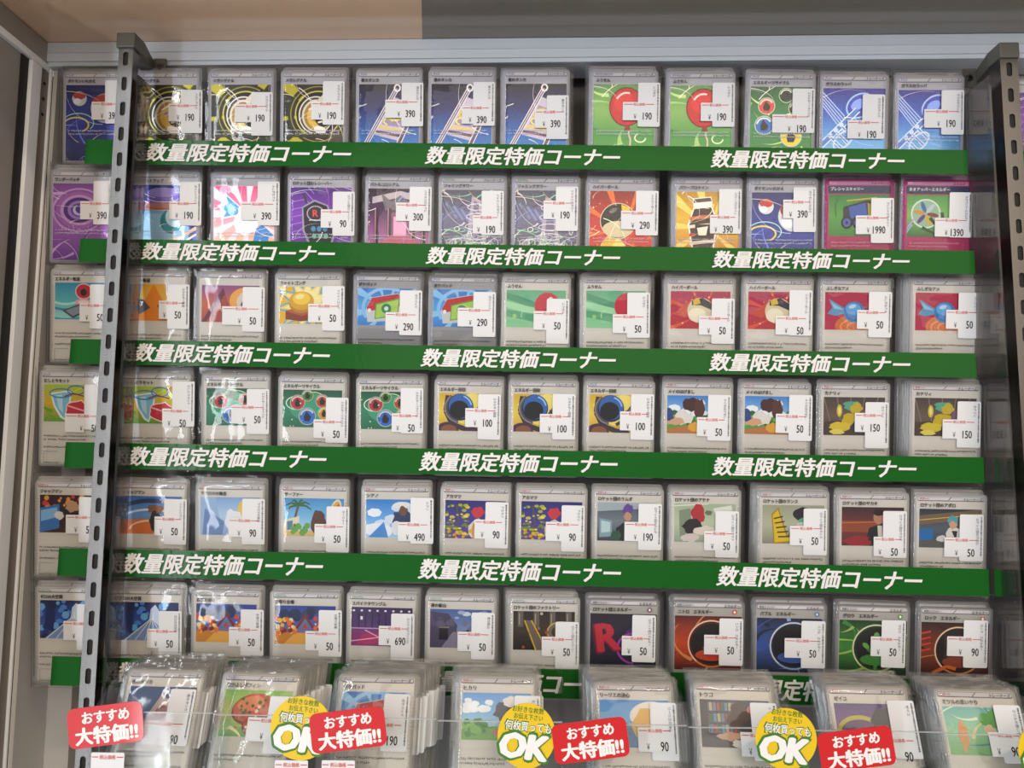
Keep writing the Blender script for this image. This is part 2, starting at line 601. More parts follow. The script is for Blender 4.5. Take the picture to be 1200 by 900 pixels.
# ------------------------------------------------------------------ slotted uprights
def upright(name, top, bot, wd, depth, flange, label):
    """steel slotted channel; top and bot are pixels of the centre of its front face"""
    Y = -0.05
    a, b = at(top[0], top[1], Y), at(bot[0], bot[1], Y)
    L = (a - b).length
    root = empty(name, b)
    d = (a - b).normalized()
    root.rotation_euler = (0, math.atan2(d.x, d.z), 0)
    tag(root, label, 'shelf post', 'slotted steel posts')
    bm = bmesh.new()
    hw, sw, pitch, sh, t = wd / 2, 0.0024, 0.0234, 0.0128, 0.0012
    slots = []
    z = L - 0.004
    while z - sh > 0:
        slots.append((z - sh, z))
        z -= pitch
    slots.reverse()

    def solid(pts):
        a = [bm.verts.new((x, 0, zz)) for x, zz in pts]
        b = [bm.verts.new((x, t, zz)) for x, zz in pts]
        bm.faces.new(a)
        bm.faces.new(b[::-1])
        for i in range(len(pts)):
            k = (i + 1) % len(pts)
            bm.faces.new((a[i], b[i], b[k], a[k]))
    solid([(-hw, 0), (-sw, 0), (-sw, L), (-hw, L)])
    solid([(sw, 0), (hw, 0), (hw, L), (sw, L)])
    prev = 0.0
    for s0, s1 in slots:
        solid([(-sw, prev), (sw, prev), (sw, s0), (-sw, s0)])
        for sgn, zc, ze in ((-1, s0 + sw * .8, s0), (1, s1 - sw * .8, s1)):
            for side in (-1, 1):
                solid([(side * sw, zc)] + [(side * sw * math.cos(R(q)), zc + sgn * sw * .8 * math.sin(R(q))) for q in (30, 60, 90)] + [(side * sw, ze)])
        prev = s1
    solid([(-sw, prev), (sw, prev), (sw, L), (-sw, L)])
    bm_box(bm, -hw, -hw + t, t, depth, 0, L)
    bm_box(bm, hw - t, hw, t, depth, 0, L)
    link('channel', bm_mesh(bm), M['steel'], root)
    # black block painted as the shade in the hollow behind the slots
    box('channel_hollow_shade', -hw + 0.0014, hw - 0.0014, 0.0016, depth - 0.0005, 0, L, M['blackfill'], root)
    # bracket on top
    br = empty('bracket', (0, 0, 0))
    br.parent = root
    f = flange
    bm = bmesh.new()
    z0, z1 = L - 0.0005, L + 0.0135
    e0, e1 = (-0.0085, 0.0085)
    outline = [(e0, -0.0022), (e1, -0.0022), (e1, 0.016), (0.003 if f > 0 else e1, 0.0445), (e0 if f > 0 else -0.003, 0.0445), (e0, 0.016)]
    A = [bm.verts.new((x, y, z0 + (0.0015 if y > 0.02 else 0))) for x, y in outline]
    B = [bm.verts.new((x, y, z1 - (0.002 if y > 0.02 else 0))) for x, y in outline]
    bm.faces.new(A)
    bm.faces.new(B[::-1])
    for i in range(6):
        bm.faces.new((A[i], A[(i + 1) % 6], B[(i + 1) % 6], B[i]))
    link('bracket_body', bm_mesh(bm, 0.0012), M['bracket'], br)
    bm = bmesh.new()
    x0, x1 = (0.003, 0.0155) if f > 0 else (-0.0155, -0.003)
    bm_box(bm, x0, x1, 0.042, 0.0445, z0 - 0.005, z1 - 0.0005)
    link('flange', bm_mesh(bm, 0.0008), M['bracket'], br)
    bm = bmesh.new()
    cx, cz = (x0 + x1) / 2 + 0.001 * f, (z0 + z1) / 2 - 0.003
    bmesh.ops.create_cone(bm, cap_ends=True, segments=18, radius1=0.0036, radius2=0.0026, depth=0.0016,
                          matrix=Matrix.Translation((cx, 0.0414, cz)) @ Matrix.Rotation(R(90), 4, 'X'))
    bm_box(bm, cx - 0.0018, cx + 0.0018, 0.0402, 0.0408, cz - 0.0004, cz + 0.0004)
    bm_box(bm, cx - 0.0004, cx + 0.0004, 0.0402, 0.0408, cz - 0.0018, cz + 0.0018)
    link('screw', bm_mesh(bm), M['screw'], br)
    return root


upright('slotted_upright', (148, 56), (93, 960), 0.0132, 0.010, 1, 'polished slotted steel post standing by the white cabinet corner, bracket flange to its right')
upright('slotted_upright', (1182, 68), (1236, 960), 0.0150, 0.016, -1, 'polished slotted steel post with its bracket flange to the left, beyond the dim clear panel')


# ------------------------------------------------------------------ clear side panels beside the posts
def side_panel(pxf, m, label, y0, y1):
    x = at(pxf, 300, y0).x
    o = box('acrylic_side_panel', -0.001, 0.001, y0, y1, ZLOW + 0.002, at(pxf, 88, y0).z, m)
    o.location.x = x
    tag(o, label, 'panel', 'clear side panels beside the posts')


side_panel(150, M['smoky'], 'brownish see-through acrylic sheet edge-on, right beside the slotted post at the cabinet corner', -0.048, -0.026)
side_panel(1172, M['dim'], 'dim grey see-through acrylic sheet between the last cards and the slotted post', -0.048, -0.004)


# ------------------------------------------------------------------ pictures on the cards (all generic)
def a_balls(p):
    p.grad('1b1f5e', '2a3a9a', '20245f')
    p.swirl(12, 3, ['6f86e8', '9fb4ff', 'e9d36a', 'd9e6ff', '35308a'], .6, 2.2)
    W = p.clip[0]
    for x, y, r in ((13, 13, 7), (38, 22, 14)):
        p.ell(x, y, r, r, 'c9ced6')
        p.ell(x, y - r * .42, r * .88, r * .52, 'b3362f')
        p.ell(x - r * .3, y + r * .35, r * .5, r * .4, 'e6eaf0')
    p.arc(10, 38, 12, 7, 1.5, 'e3d14f', 200, 420)
    p.arc(12, 36, 15, 9, .9, '9fe0c8', 180, 400)


def a_signal(p):
    p.grad('2a2608', '17150a', '3a3208')
    for a, b in ((222, 18), (300, 16), (332, 9), (128, 20), (70, 14), (172, 8)):
        p.poly([(33 + 6 * math.cos(R(a)), 28 + 6 * math.sin(R(a))), (33 + 70 * math.cos(R(a - b / 2)), 28 + 70 * math.sin(R(a - b / 2))), (33 + 70 * math.cos(R(a + b / 2)), 28 + 70 * math.sin(R(a + b / 2)))], 'b8ac1c')
    p.arc(33, 28, 26, 26, 6, '2a2818')
    p.arc(33, 28, 26, 26, 1, '9a9030')
    p.arc(33, 28, 21.5, 21.5, 1.2, 'cfc456')
    p.ell(33, 28, 20.5, 20.5, '16150e')
    p.ell(31, 29, 16.5, 18, 'e6e0d2')
    p.ell(31, 29, 15.3, 16.8, '4a4234')
    p.ell(31.5, 29.4, 13.8, 15.2, 'd8d0bc')
    p.ell(32, 29.8, 12.4, 13.8, 'a87f28')
    p.ell(32.5, 30, 10, 11.4, 'd8b450')
    p.poly([(33, 18), (49, 4), (45, 24), (48, 34), (36, 28)], '16150e')
    p.poly([(33, 14), (41, 6), (40, 17), (34, 20)], 'd8d0bc')
    p.ell(38, 31, 8, 9, '16150e')
    for i in range(4):
        p.line([(24 + i * 3, 24 + i * 4), (31 + i * 2, 20 + i * 5)], 1.6, ['f4ecd8', '8a6fc0', '5a8ad0', 'f4ecd8'][i])
    p.ell(35, 43, 6, 3.5, 'efe9e0', 15)
    p.quad(0, 46, 57, 50, '3a3416')


def a_stretcher(p, small=False):
    p.grad('12131f', '1a2366', '1f5fae', '3f8fd0') if not small else p.grad('2f4a7a', '5f86b8')
    k = 1.0 if not small else .62
    ox = 0 if not small else 8
    f = lambda pts: [(x * k + ox, y * k) for x, y in pts]
    hi, lo = ('bdb6d0', '8f88a8') if not small else ('cdb7b0', 'a98a86')
    p.poly(f([(33, 12), (52, 19), (40, 54), (13, 47)]), hi)
    p.poly(f([(31, 20), (47, 26), (42, 41), (22, 38)]), lo)
    p.arc(34 * k + ox, 29 * k, 7 * k, 5 * k, 2.0 * k, 'd8c23f' if not small else '9c5f4a', 20, 300)
    p.arc(28 * k + ox, 35 * k, 4 * k, 3 * k, 1.4 * k, 'e8d860' if not small else '9c5f4a', 100, 360)
    p.line(f([(19, 40), (42, 44)]), 2.0, 'd8c23f' if not small else 'b98a5a')
    p.line(f([(16, 44), (40, 49)]), 2.6, '6a4458')
    p.line(f([(6, 58), (36, 4)]), 4.6 * k, 'e6dfe8')
    p.line(f([(6, 58), (36, 4)]), 3.0 * k, '55506a' if not small else 'b89a70')
    p.line(f([(6, 58), (36, 4)]), 1.0 * k, 'c9c3d6')
    p.arc(36.3 * k + ox, 3.6 * k, 2.6 * k, 3.0 * k, 1.5 * k, 'e8e4ec')
    p.line(f([(36, 60), (58, 12)]), 4.6 * k, 'e0dae6')
    p.line(f([(36, 60), (58, 12)]), 2.8 * k, '55506a')


def a_balloon(p, small=False):
    if small:
        p.grad('5fae86', '7cc39a', '8fce9d')
        for i, c in enumerate(('4b9a76', 'a4dcae', '56a47c')):
            p.poly([(0, 2 + i * 8), (30, 12 + i * 5), (54, 22 + i * 5), (54, 25 + i * 5), (26, 17 + i * 6), (0, 8 + i * 8)], c)
        p.tf = (.88, 2.2, .88, 0)
        p.ell(40, 16, 13.5, 14, 'b8586a')
        p.ell(40, 16, 12.8, 13.3, 'c4173a')
        p.ell(43.5, 8.5, 2.2, 1.8, 'f4d3d4', 20)
        p.ell(6, 27, 2.2, 2.2, '9ccb78')
        p.arc(18, 26, 5, 5, .6, 'bfe6c0', 150, 330)
        return
    p.grad('4f8a4a', '7aa85a', '3f8a3e', '58a04a')
    p.swirl(12, 11, ['9cc77a', '2f6f34', 'b9d98a', '5aa04e'], 2, 6)
    p.line([(34, 40), (33, 46), (35, 52), (34, 62)], 1.6, 'c9b7b0')
    p.ell(31, 21, 16.5, 18.5, '5b1018')
    p.ell(31, 21, 15.3, 17.3, 'b4161f')
    p.ell(28, 16, 9, 10, 'c9262c', 20)
    p.arc(31, 21, 11, 13, 1.6, 'f2d9d6', 215, 285)
    p.poly([(30, 38), (34, 38), (35, 43), (29, 43)], '7c1a1f')
    p.arc(44, 50, 5, 4, 1.2, 'd9ecc9', 0, 250)


def a_recycle(p, full=False):
    if full:
        p.grad('1e5a34', '2f8048', '3d7a3a')
        p.swirl(10, 21, ['7fc08a', 'd8e88f', '1a4526', 'e8b98f'], .8, 2.4)
        cs = ((15, 18, 8, 'c4483f'), (33, 8, 7, '24382a'), (13, 36, 9, '2f68b8'), (42, 20, 7, '3a2f22'), (38, 46, 10, 'd8c43a'))
    else:
        p.grad('14533f', '2b8a66', '1f6c50')
        p.ell(26, 16, 20, 13, '3aa07a')
        cs = ((13.5, 11.5, 7, 'c02f3f'), (22.5, 5, 5.4, '4d7f2c'), (36, 10, 6.2, 'b8481f'), (22.5, 24, 8, '2a6fd0'), (38, 21, 6, 'd89a1f'))
        p.arc(13, 12, 10, 6, .9, 'e6efe6', 100, 300)
        p.arc(28, 12, 12, 10, .8, 'd5e9b0', 200, 330)
    for i, (x, y, r, c) in enumerate(cs):
        p.ell(x, y, r, r, 'b8c4b0')
        p.ell(x, y, r * .9, r * .9, c)
        p.arc(x, y, r * .74, r * .74, r * .16, 'd8dccf', 190, 330)
        p.poly([(x - r * .1, y - r * .6), (x + r * .45, y + r * .05), (x + r * .25, y + r * .55), (x - r * .3, y + r * .55), (x - r * .42, y + r * .1)], '1f1c1f')
    p.scatter(10, 5, ['f0f0a0', 'c9f2c9'], .3, .8)


def a_trumpet(p):
    p.grad('241f86', '2a56b8', '5aa0dc', '8fc0e4')
    for i in range(5):
        p.line([(-2, 2 + i * 3), (20, 26 + i * 4)], 1.0, 'a9bfee')
    p.swirl(8, 31, ['86b8ff', 'd5e8ff', '3436a8'], .8, 2)
    p.tf = (1, -6, 1, 2)
    p.ell(40, 14, 14, 11, '9fc0f0', -35)
    p.ell(40, 14, 12.5, 9.5, '3140b0', -35)
    p.ell(38, 13, 7, 4.5, '7fa0f0', -35)
    p.line([(0, 56), (22, 34), (38, 18)], 6, 'cfe0f6')
    p.line([(0, 56), (22, 34), (38, 18)], 4, '4a76c8')
    for i in range(3):
        p.line([(14 + i * 5, 44 - i * 5), (24 + i * 5, 54 - i * 5)], 3, 'd8e8fa')
        p.line([(14 + i * 5, 44 - i * 5), (24 + i * 5, 54 - i * 5)], 1.6, '5a86d0')
        p.ell(13 + i * 5, 42 - i * 5, 2.2, 2.2, 'bcd4f4')
    p.arc(25, 46, 11, 6, 1.8, 'bcd2f2', 0, 360, rot=-45)


def a_eye(p):
    p.grad('8a4fa8', 'c07fd0', 'a45fc0', '7f3fae')
    p.swirl(16, 41, ['e4b6f0', 'f0d0e8', '6a2f96', 'd98fd8'], 1, 4)
    p.tf = (1, -5, 1, -2)
    for r, c in ((26, 'd8a6e4'), (24, '9a5ab8'), (22, 'b06fc4'), (18, 'd8a6e4'), (15, '5f2f8a'), (11, 'b088d8'), (8, '6a4aa8')):
        p.ell(30, 27, r, r * .8, c)
    p.ell(30, 27, 6, 5, 'd9c9f4')
    p.ell(31.5, 26, 5, 4.4, '57389a')
    p.scatter(30, 6, ['ffe0c0', 'ffd0f0', 'ffffff'], .3, .7, (10, 36, 50, 50))


def a_jar(p):
    p.grad('1c2f7a', '2f52b0', '4f8ad0')
    for i in range(8):
        p.poly([(i * 8 - 2, 0), (i * 8 + 1, 0), (i * 6 + 10, 70), (i * 6 + 7, 70)], '17266a')
    p.poly([(8, 24), (42, 24), (50, 40), (48, 74), (2, 74), (0, 40)], '7fb0dc')
    p.poly([(10, 27), (40, 27), (46, 41), (44, 74), (6, 74), (4, 41)], '9fcbe8')
    p.ell(33, 34, 10.5, 11.5, '1f8a96')
    p.ell(37, 30, 9.5, 9.5, 'bfe0f0')
    p.quad(8, 17, 42, 24, 'a8645a')
    p.ell(25, 17, 17, 5, 'b8786a')
    p.quad(10, 7, 40, 17, '6f5fb8')
    p.ell(25, 7, 15, 4.5, '9a8ad8')
    p.arc(25, 12, 15, 4, .8, 'd5ccf5', 10, 170)
    p.line([(8, 60), (40, 50), (57, 40)], 3, 'e4b89a')
    p.line([(12, 64), (44, 54), (57, 46)], 2, 'f2e0d0')


def a_candy(p, small=False):
    if small:
        p.grad('b01f48', 'b82c50')
        p.tf = (.85, 1.5, .9, 1.5)
        p.ell(33, 32, 24, 12, 'd2703a')
        p.arc(33, 33, 18, 8, 1.6, 'e0a060')
        p.arc(33, 33, 11, 5, 1.4, 'e0a060')
        p.poly([(20, 15), (2, 5), (6, 14), (1, 20), (9, 22), (22, 19)], '5f9cc8')
        p.poly([(18, 16), (4, 8), (8, 15)], '9cc8e2')
        p.poly([(38, 16), (52, 12), (50, 20), (54, 24), (40, 21)], '22407a')
        p.ell(29, 18, 11, 10.5, '2f7fc4')
        p.ell(28, 15, 8, 6, '5fa8e0')
        p.ell(27, 12.5, 4, 2, 'b8dcf4', -15)
        p.arc(29, 18, 9, 8, 1.2, '1d5a9c', 20, 160)
        return
    p.grad('d8487a', 'ec8aa8', 'f0b8a0', 'f2c88a')
    p.rays(32, 28, 12, 3, 60, 14, 'f7d9dc', 4)
    p.ell(32, 30, 12, 16, 'fbf2f2', 25)
    p.poly([(26, 20), (10, 6), (12, 15), (3, 18), (10, 24), (6, 31), (22, 28)], 'd9ecf8')
    p.poly([(25, 20.5), (11, 8), (13.5, 16), (6, 19), (12, 24), (9, 29), (22, 26.5)], '4f9ad4')
    p.poly([(22, 22), (12, 17), (16, 24)], '8fc4ec')
    p.poly([(40, 40), (36, 56), (44, 50), (50, 58), (52, 48), (57, 46), (46, 36)], '3f86cc')
    p.line([(24, 20), (30, 30), (34, 42)], 4, 'ffffff')


def a_receiver(p):
    p.grad('4a1f78', '7f3fb0', '6a2f9a', '8a3a9c')
    for i in range(9):
        p.line([(0, i * 7), (14, i * 7 - 3), (22, i * 7 + 6)], .6, 'b488d8')
        p.line([(57, i * 7 + 2), (44, i * 7 - 2)], .6, 'd0a4e8')
    p.swirl(6, 51, ['c070e0', 'f0b0d0', '5f8ad8'], .6, 1.4)
    p.tf = (.92, -5, .85, 3)
    p.poly([(17, 18), (30, 10), (44, 16), (52, 44), (48, 62), (26, 64), (18, 44)], '9c98a8')
    p.poly([(18.5, 19), (30, 12), (42.5, 17), (50, 44), (46, 60), (28, 62), (20, 44)], '25222c')
    p.line([(22, 14), (19, 4)], 2.4, '3a3744')
    p.ell(31, 25, 9, 8.5, 'b0a8b4')
    p.ell(31, 25, 7.8, 7.3, '3b2a38')
    p.text('R', 23.5, 24.2, 9, 'e0504a', .03, align='c')
    for i in range(3):
        p.ell(29 + i * 6, 42, 2.4, 3, '4f8ab0')
        p.ell(30 + i * 6, 50, 2.2, 2.8, '7fb8a0')


def a_colosseum(p):
    p.grad('2a1a2e', '54305a', 'a8629a', 'd87ab0')
    p.poly([(4, 8), (30, 2), (54, 8), (54, 14), (30, 8), (4, 14)], 'b8b0b8')
    p.poly([(12, 4), (22, 12), (30, 6), (38, 12), (48, 4), (44, 20), (16, 20)], '6f6a74')
    for x in (6, 18, 40, 50):
        p.quad(x, 18, x + 4, 60, '3a2a36')
        p.quad(x + .6, 18, x + 1.4, 60, 'c98aa0')
    p.quad(22, 22, 38, 44, '8a4f78')
    p.quad(24, 26, 36, 44, 'e0a8c8')
    p.poly([(0, 60), (20, 44), (40, 44), (57, 60)], 'c4587a')
    p.line([(0, 52), (57, 52)], 1.2, 'f0d0e0')
    p.swirl(7, 61, ['8ae0d0', 'f0f0a0', 'f09ad0', '9ab0ff'], .5, 1.2)


def a_tower(p):
    p.grad('3f4458', '6a6a8a', '5a5f70', '7a6f8a')
    p.swirl(60, 71, ['b0b8d8', '8ad0b0', 'd8d0f0', '2a3050', 'c8a0d8', '7fa8e0'], .6, 1.8)
    for i in range(7):
        p.line([(4 + i * 7, 12 + i * 3), (14 + i * 6, 26 + i * 2)], 2.4, '8088b8')
    p.poly([(28, 6), (36, 10), (40, 40), (46, 66), (18, 66), (24, 40)], 'a8a4b8')
    p.poly([(30, 10), (34, 12), (37, 40), (40, 66), (26, 66), (28, 40)], '6f6c84')
    for i in range(5):
        p.arc(32, 16 + i * 9, 8 + i, 3, .8, 'd9d4e8')
    p.swirl(44, 72, ['d8f0d0', 'e8e0f8', '5a6a50', 'f0c0a0', '8fa0e0'], .4, 1.0)
    for i in range(26):
        q = random.Random(i)
        p.arc(q.uniform(2, 54), q.uniform(34, 56), q.uniform(1.5, 4), q.uniform(1.5, 4), .6, q.choice(['e8f0e0', 'c8c0e8', '9ad0b0']))
        p.d -= p.step * .8


def a_sphere_full(p):
    p.grad('7a1a1c', 'b0302a', 'c8342c', 'a8242a')
    p.rays(30, 36, 9, 10, 60, 10, 'd86a30', 12)
    p.poly([(0, 66), (20, 36), (30, 44), (10, 75)], 'e8b838')
    p.poly([(8, 70), (26, 42), (33, 50), (20, 75)], 'f4dc70')
    p.tf = (.95, -5.5, .95, -1)
    p.ell(33, 30, 17.5, 17.5, 'd8ccb8')
    p.ell(33, 30, 16.8, 16.8, '23201f')
    p.poly([(36, 14), (44, 17), (46, 34), (38, 34)], 'd8b82a')
    p.ell(33, 38, 15, 8, 'c9bd9c')
    p.ell(28, 20, 4, 2.2, '6a6664', -30)
    p.scatter(20, 9, ['f2c060', 'f0e0b0'], .3, .8)


def a_shaker(p):
    p.grad('a8801c', 'd0a830', 'c48a28', 'a8481c')
    p.rays(30, 34, 10, 4, 60, 12, 'e8c860', 5)
    p.tf = (.85, -1.5, .85, 1)
    p.poly([(20, 16), (40, 14), (46, 30), (42, 66), (20, 68), (14, 34)], 'efe6dc')
    p.poly([(21, 17.5), (39, 15.5), (44.5, 30), (40.5, 66), (21.5, 67), (15.5, 34)], '3a2620')
    for i, c in enumerate(('c46a3a', 'e0d2c0', 'a83a2c', 'e0d2c0', 'b8522f')):
        p.poly([(16, 26 + i * 9), (44, 23 + i * 9), (44, 26.5 + i * 9), (16, 29.5 + i * 9)], c)
    p.quad(22, 34, 38, 48, '2c1f1c')
    p.poly([(24, 38), (36, 36), (34, 46), (26, 46)], 'e6dccf')
    p.poly([(19, 6), (39, 4), (41, 14), (20, 16)], 'e8e0da')
    p.poly([(20, 7), (38, 5), (39.5, 9), (20, 11)], '4a4244')


def a_carrier(p):
    p.grad('2f7f3f', '5aa84a', '3c8a3c')
    p.swirl(8, 81, ['a8e07a', '1f5a2c', 'd8f0a0'], .8, 2.4)
    p.tf = (.85, 1, .95, 0)
    p.poly([(14, 12), (40, 5), (52, 10), (52, 26), (22, 30), (14, 24)], '2c2f3c')
    p.poly([(20, 12), (38, 8), (40, 20), (22, 24)], '3f62b8')
    p.poly([(40, 8), (50, 11), (50, 22), (41, 22)], 'b8a43a')
    p.line([(18, 6), (50, 3)], 1.4, 'd8b040')
    for x, y in ((18, 27), (30, 27)):
        p.ell(x, y, 6.2, 6.2, '17181f')
        p.ell(x, y, 4.2, 4.2, '4a6ab8')
        p.ell(x, y, 1.6, 1.6, '1a1c26')


def a_disc(p):
    p.grad('4f9a4a', '7fbe6a', '2f6f3a')
    p.tf = (1, -7, 1, 1)
    p.ell(24, 16, 13.5, 13.5, 'e6efe2')
    p.ell(24, 16, 12.2, 12.2, '9cc4a8')
    for i, c in enumerate(('8a3f2c', 'd8b43a', '5f3a8a', 'd89a3a', '3f6ab0', 'c4cfe0')):
        a = R(60 * i + 10)
        p.ell(24 + 6.4 * math.cos(a), 16 + 6.4 * math.sin(a), 5.2, 1.9, c, 60 * i + 10)
    p.rays(44, 40, 14, 0, 26, 7, '1f4f2a', 0)
    p.line([(4, 34), (14, 20)], 1.4, 'd8a0e0')
    p.line([(2, 40), (12, 26)], 1.0, '8ad8e0')


def a_transfer(p):
    p.grad('2f8fb8', '5fb8c0', 'a8e0d0')
    for r, c in ((40, '3f9cc8'), (34, '8fd8d8'), (27, '3f88c0'), (20, 'b0e8e0')):
        p.arc(10, 6, r, r * .7, 2.2, c, 0, 120)
    p.tf = (1, -9, 1, 0)
    p.ell(36, 8, 8, 7.5, 'e8c8c8')
    p.ell(36, 8, 7, 6.5, 'c02a3a')
    p.ell(36, 9, 3, 3.4, '3a1018')
    p.ell(36, 18, 8, 3, 'f0a8b8')
    p.ell(36, 18, 5, 1.8, 'f8e0e4')
    p.poly([(16, 26), (34, 19), (44, 25), (26, 33)], '4a4f58')
    p.poly([(19, 26), (33, 21), (40, 25), (26, 31)], '8a96a4')


def a_transferorange(p):
    p.grad('e8a82a', 'f0c850', 'd8842a')
    p.poly([(0, 0), (16, 0), (10, 34), (0, 34)], '6aa8d8')
    p.poly([(54, 0), (38, 0), (46, 34), (54, 34)], '7fb8e0')
    p.poly([(27, 0), (46, 34), (8, 34)], 'e88a24')
    p.poly([(6, 18), (16, 13), (24, 22), (14, 28)], '54585f')
    p.poly([(30, 20), (44, 14), (52, 24), (38, 30)], '4a4e58')
    for i in range(3):
        for j in range(2):
            p.ell(36 + i * 4.4, 21 + j * 4 - i * 1.2, 1.3, 1.3, 'c8ccd4')
    p.ell(44, 6, 5, 4, '5a8fe0')


def a_sunset(p):
    p.grad('8a4a8a', 'c8684a', 'b04a3a')
    p.poly([(0, 34), (20, 2), (30, 34)], '6a2f4a')
    p.poly([(4, 34), (22, 8), (28, 34)], 'a84a3c')
    p.ell(40, 14, 14, 12, 'e8a84a')
    p.blob(40, 15, 7, 9, 'd8d0c8', 3)
    p.blob(41, 18, 4, 5, '5a4a5a', 4)


def a_gong(p):
    p.grad('e8b82a', 'e8b82a')
    p.star(26, 16, 11, 34, 17, '6ab0d8', 8)
    p.star(26, 16, 11, 28, 14, 'f4d850', 8)
    p.star(26, 16, 11, 22, 12, 'f8ecae', 8)
    p.tf = (.82, -1, .95, -.5)
    p.poly([(8, 24), (26, 19), (44, 24), (44, 32), (26, 34), (8, 32)], '8a3a24')
    p.poly([(8, 24), (26, 19), (44, 24), (26, 29)], 'b8583a')
    p.ell(26, 17, 14, 9, 'b88a14')
    p.ell(26, 14, 14, 9, 'd8a820')
    p.ell(26, 12, 10, 6, 'f0cc48')
    p.ell(24, 10, 5, 2.4, 'faeaa0', -10)
    p.ell(36, 20, 3, 2.4, '7a6a5a')


def a_pad(p):
    p.grad('2f78c8', '58a8e4', '2f80d0')
    p.rays(27, 18, 9, 6, 50, 14, '8fc8f0', 10)
    p.arc(27, 18, 22, 18, 3, '8ac4f2', 150, 300)
    p.tf = (.82, 2.5, .9, 1.5)
    p.poly([(6, 20), (12, 8), (42, 3), (50, 9), (48, 24), (40, 31), (8, 33)], 'c8ccd0')
    p.poly([(7, 18), (12.5, 8.5), (42, 3.8), (49, 9), (48.5, 16), (8, 22)], 'c02a34')
    p.poly([(17, 14), (44, 8), (42, 26), (16, 30)], '5a9a3a')
    p.poly([(18, 15), (43, 9.5), (41, 25), (17, 29)], 'a8d05a')
    p.ell(29, 19, 5.5, 5, '2f7f6a')
    p.ell(29, 19, 2.4, 2.2, 'd8f0c8')
    p.ell(10, 21, 2, 2, 'e8ecf0')


def a_sphere(p):
    p.grad('a81c50', 'b82a4c', 'b8343a')
    p.rays(30, 20, 8, 10, 50, 9, 'd8583f', 20)
    p.scatter(34, 13, ['e89a4a', 'f4d8a0', 'd83a6a'], .3, .9)
    p.tf = (.8, 0, .8, 3)
    p.poly([(2, 22), (24, 6), (30, 14), (16, 26)], 'c8503a')
    p.ell(34, 18, 15, 14.5, 'd9cfae')
    p.ell(30, 23, 10, 8, 'efe8cf')
    p.poly([(24, 6.5), (36, 3.5), (47, 10), (48, 18), (34, 12), (24, 12)], '34303a')
    p.poly([(25, 6.2), (32, 4.2), (34, 10), (26, 12)], 'd8b82a')


def a_net(p):
    p.grad('a8c83a', 'd8b02a', '5aa03a')
    p.swirl(12, 91, ['e8e06a', '6aa82a', 'd88a2a', 'b8d84a'], 2, 4)
    p.poly([(6, 8), (26, 5), (24, 22), (20, 33), (15, 30), (9, 20)], 'eaf4f8')
    p.poly([(7.5, 9), (24.5, 6.5), (22.5, 21), (19.5, 31), (16, 28), (10.5, 19)], '7fc0dc')
    p.poly([(11, 10), (17, 9), (18, 26), (14, 22)], 'b8e0ee')
    p.arc(16, 8, 10.5, 4, 1.3, '4a8ab8')
    p.tf = (1, -11, 1, -1)
    p.blob(42, 24, 12, 9, 'f4e4e0', 5, .15)
    p.blob(42, 24, 11, 8, 'c82a3f', 5, .15)
    p.line([(32, 20), (52, 26)], 1.4, 'f0b0b8')
    p.arc(41, 6, 8, 4, 1.0, '3a6ad0')
    p.line([(30, 12), (38, 9), (50, 12)], 1.2, '8a3a5a')


def a_recover(p):
    p.grad('d8b02a', 'ecd050', 'd0a428')
    p.blob(30, 14, 26, 13, 'f2e078', 6, .2)
    p.line([(8, 2), (6, 16), (12, 28), (26, 33)], 4.5, '3a3440')
    p.ell(19, 12.5, 12.2, 12.2, '1d2a44')
    p.ell(19.6, 11.6, 11.0, 11.0, '2f68b8')
    p.ell(18.2, 14.6, 8.6, 8.0, '10141c')
    p.arc(19.5, 12, 9.6, 9.6, 1.3, '9cc4f0', 285, 350)
    p.arc(18.6, 13, 12.6, 12.6, 3.0, '55505a', 95, 235)
    p.arc(18.6, 13, 13.2, 13.2, 1.0, '8f8890', 100, 230)
    p.line([(30, 22), (36, 14), (46, 2), (54, 4)], 4, '3f3a40')
    p.line([(30, 22), (36, 14), (46, 2), (54, 4)], 1.8, '8a8078')
    p.line([(24, 27), (33, 22), (34, 14)], 3, '46404a')
    p.ell(8, 33, 10, 7, '4a2f4a')
    p.ell(9, 33, 7, 4.5, '8a5a3a')
    p.ell(30, 34, 6, 4, '4a2f4a')


def a_meadow(p):
    p.grad('3f88d8', '8ac0ec', 'e4f0f4')
    p.scatter(12, 15, ['f4f8fa', 'dfecf6'], 3, 6, (0, 6, 54, 18), .6)
    p.poly([(0, 22), (20, 18), (54, 22), (54, 34), (0, 34)], '5aa048')
    p.scatter(30, 16, ['3f8038', '78bc50', '2f6a30'], 1.5, 4, (0, 16, 54, 26))
    p.poly([(0, 30), (24, 26), (54, 30), (54, 34), (0, 34)], 'b87a48')
    p.tf = (1, -9, 1, -2)
    p.blob(30, 10, 8, 6, '4a2a2a', 8, .15, 24)
    p.blob(38, 14, 5, 9, '5a332c', 9)
    p.blob(24, 22, 8, 6, 'e4e0dc', 10)
    p.blob(16, 25, 8, 3.5, 'd8a888', 11)
    p.blob(34, 30, 8, 4, 'e0a838', 12)
    p.blob(10, 20, 5, 6, '2f4a86', 13)


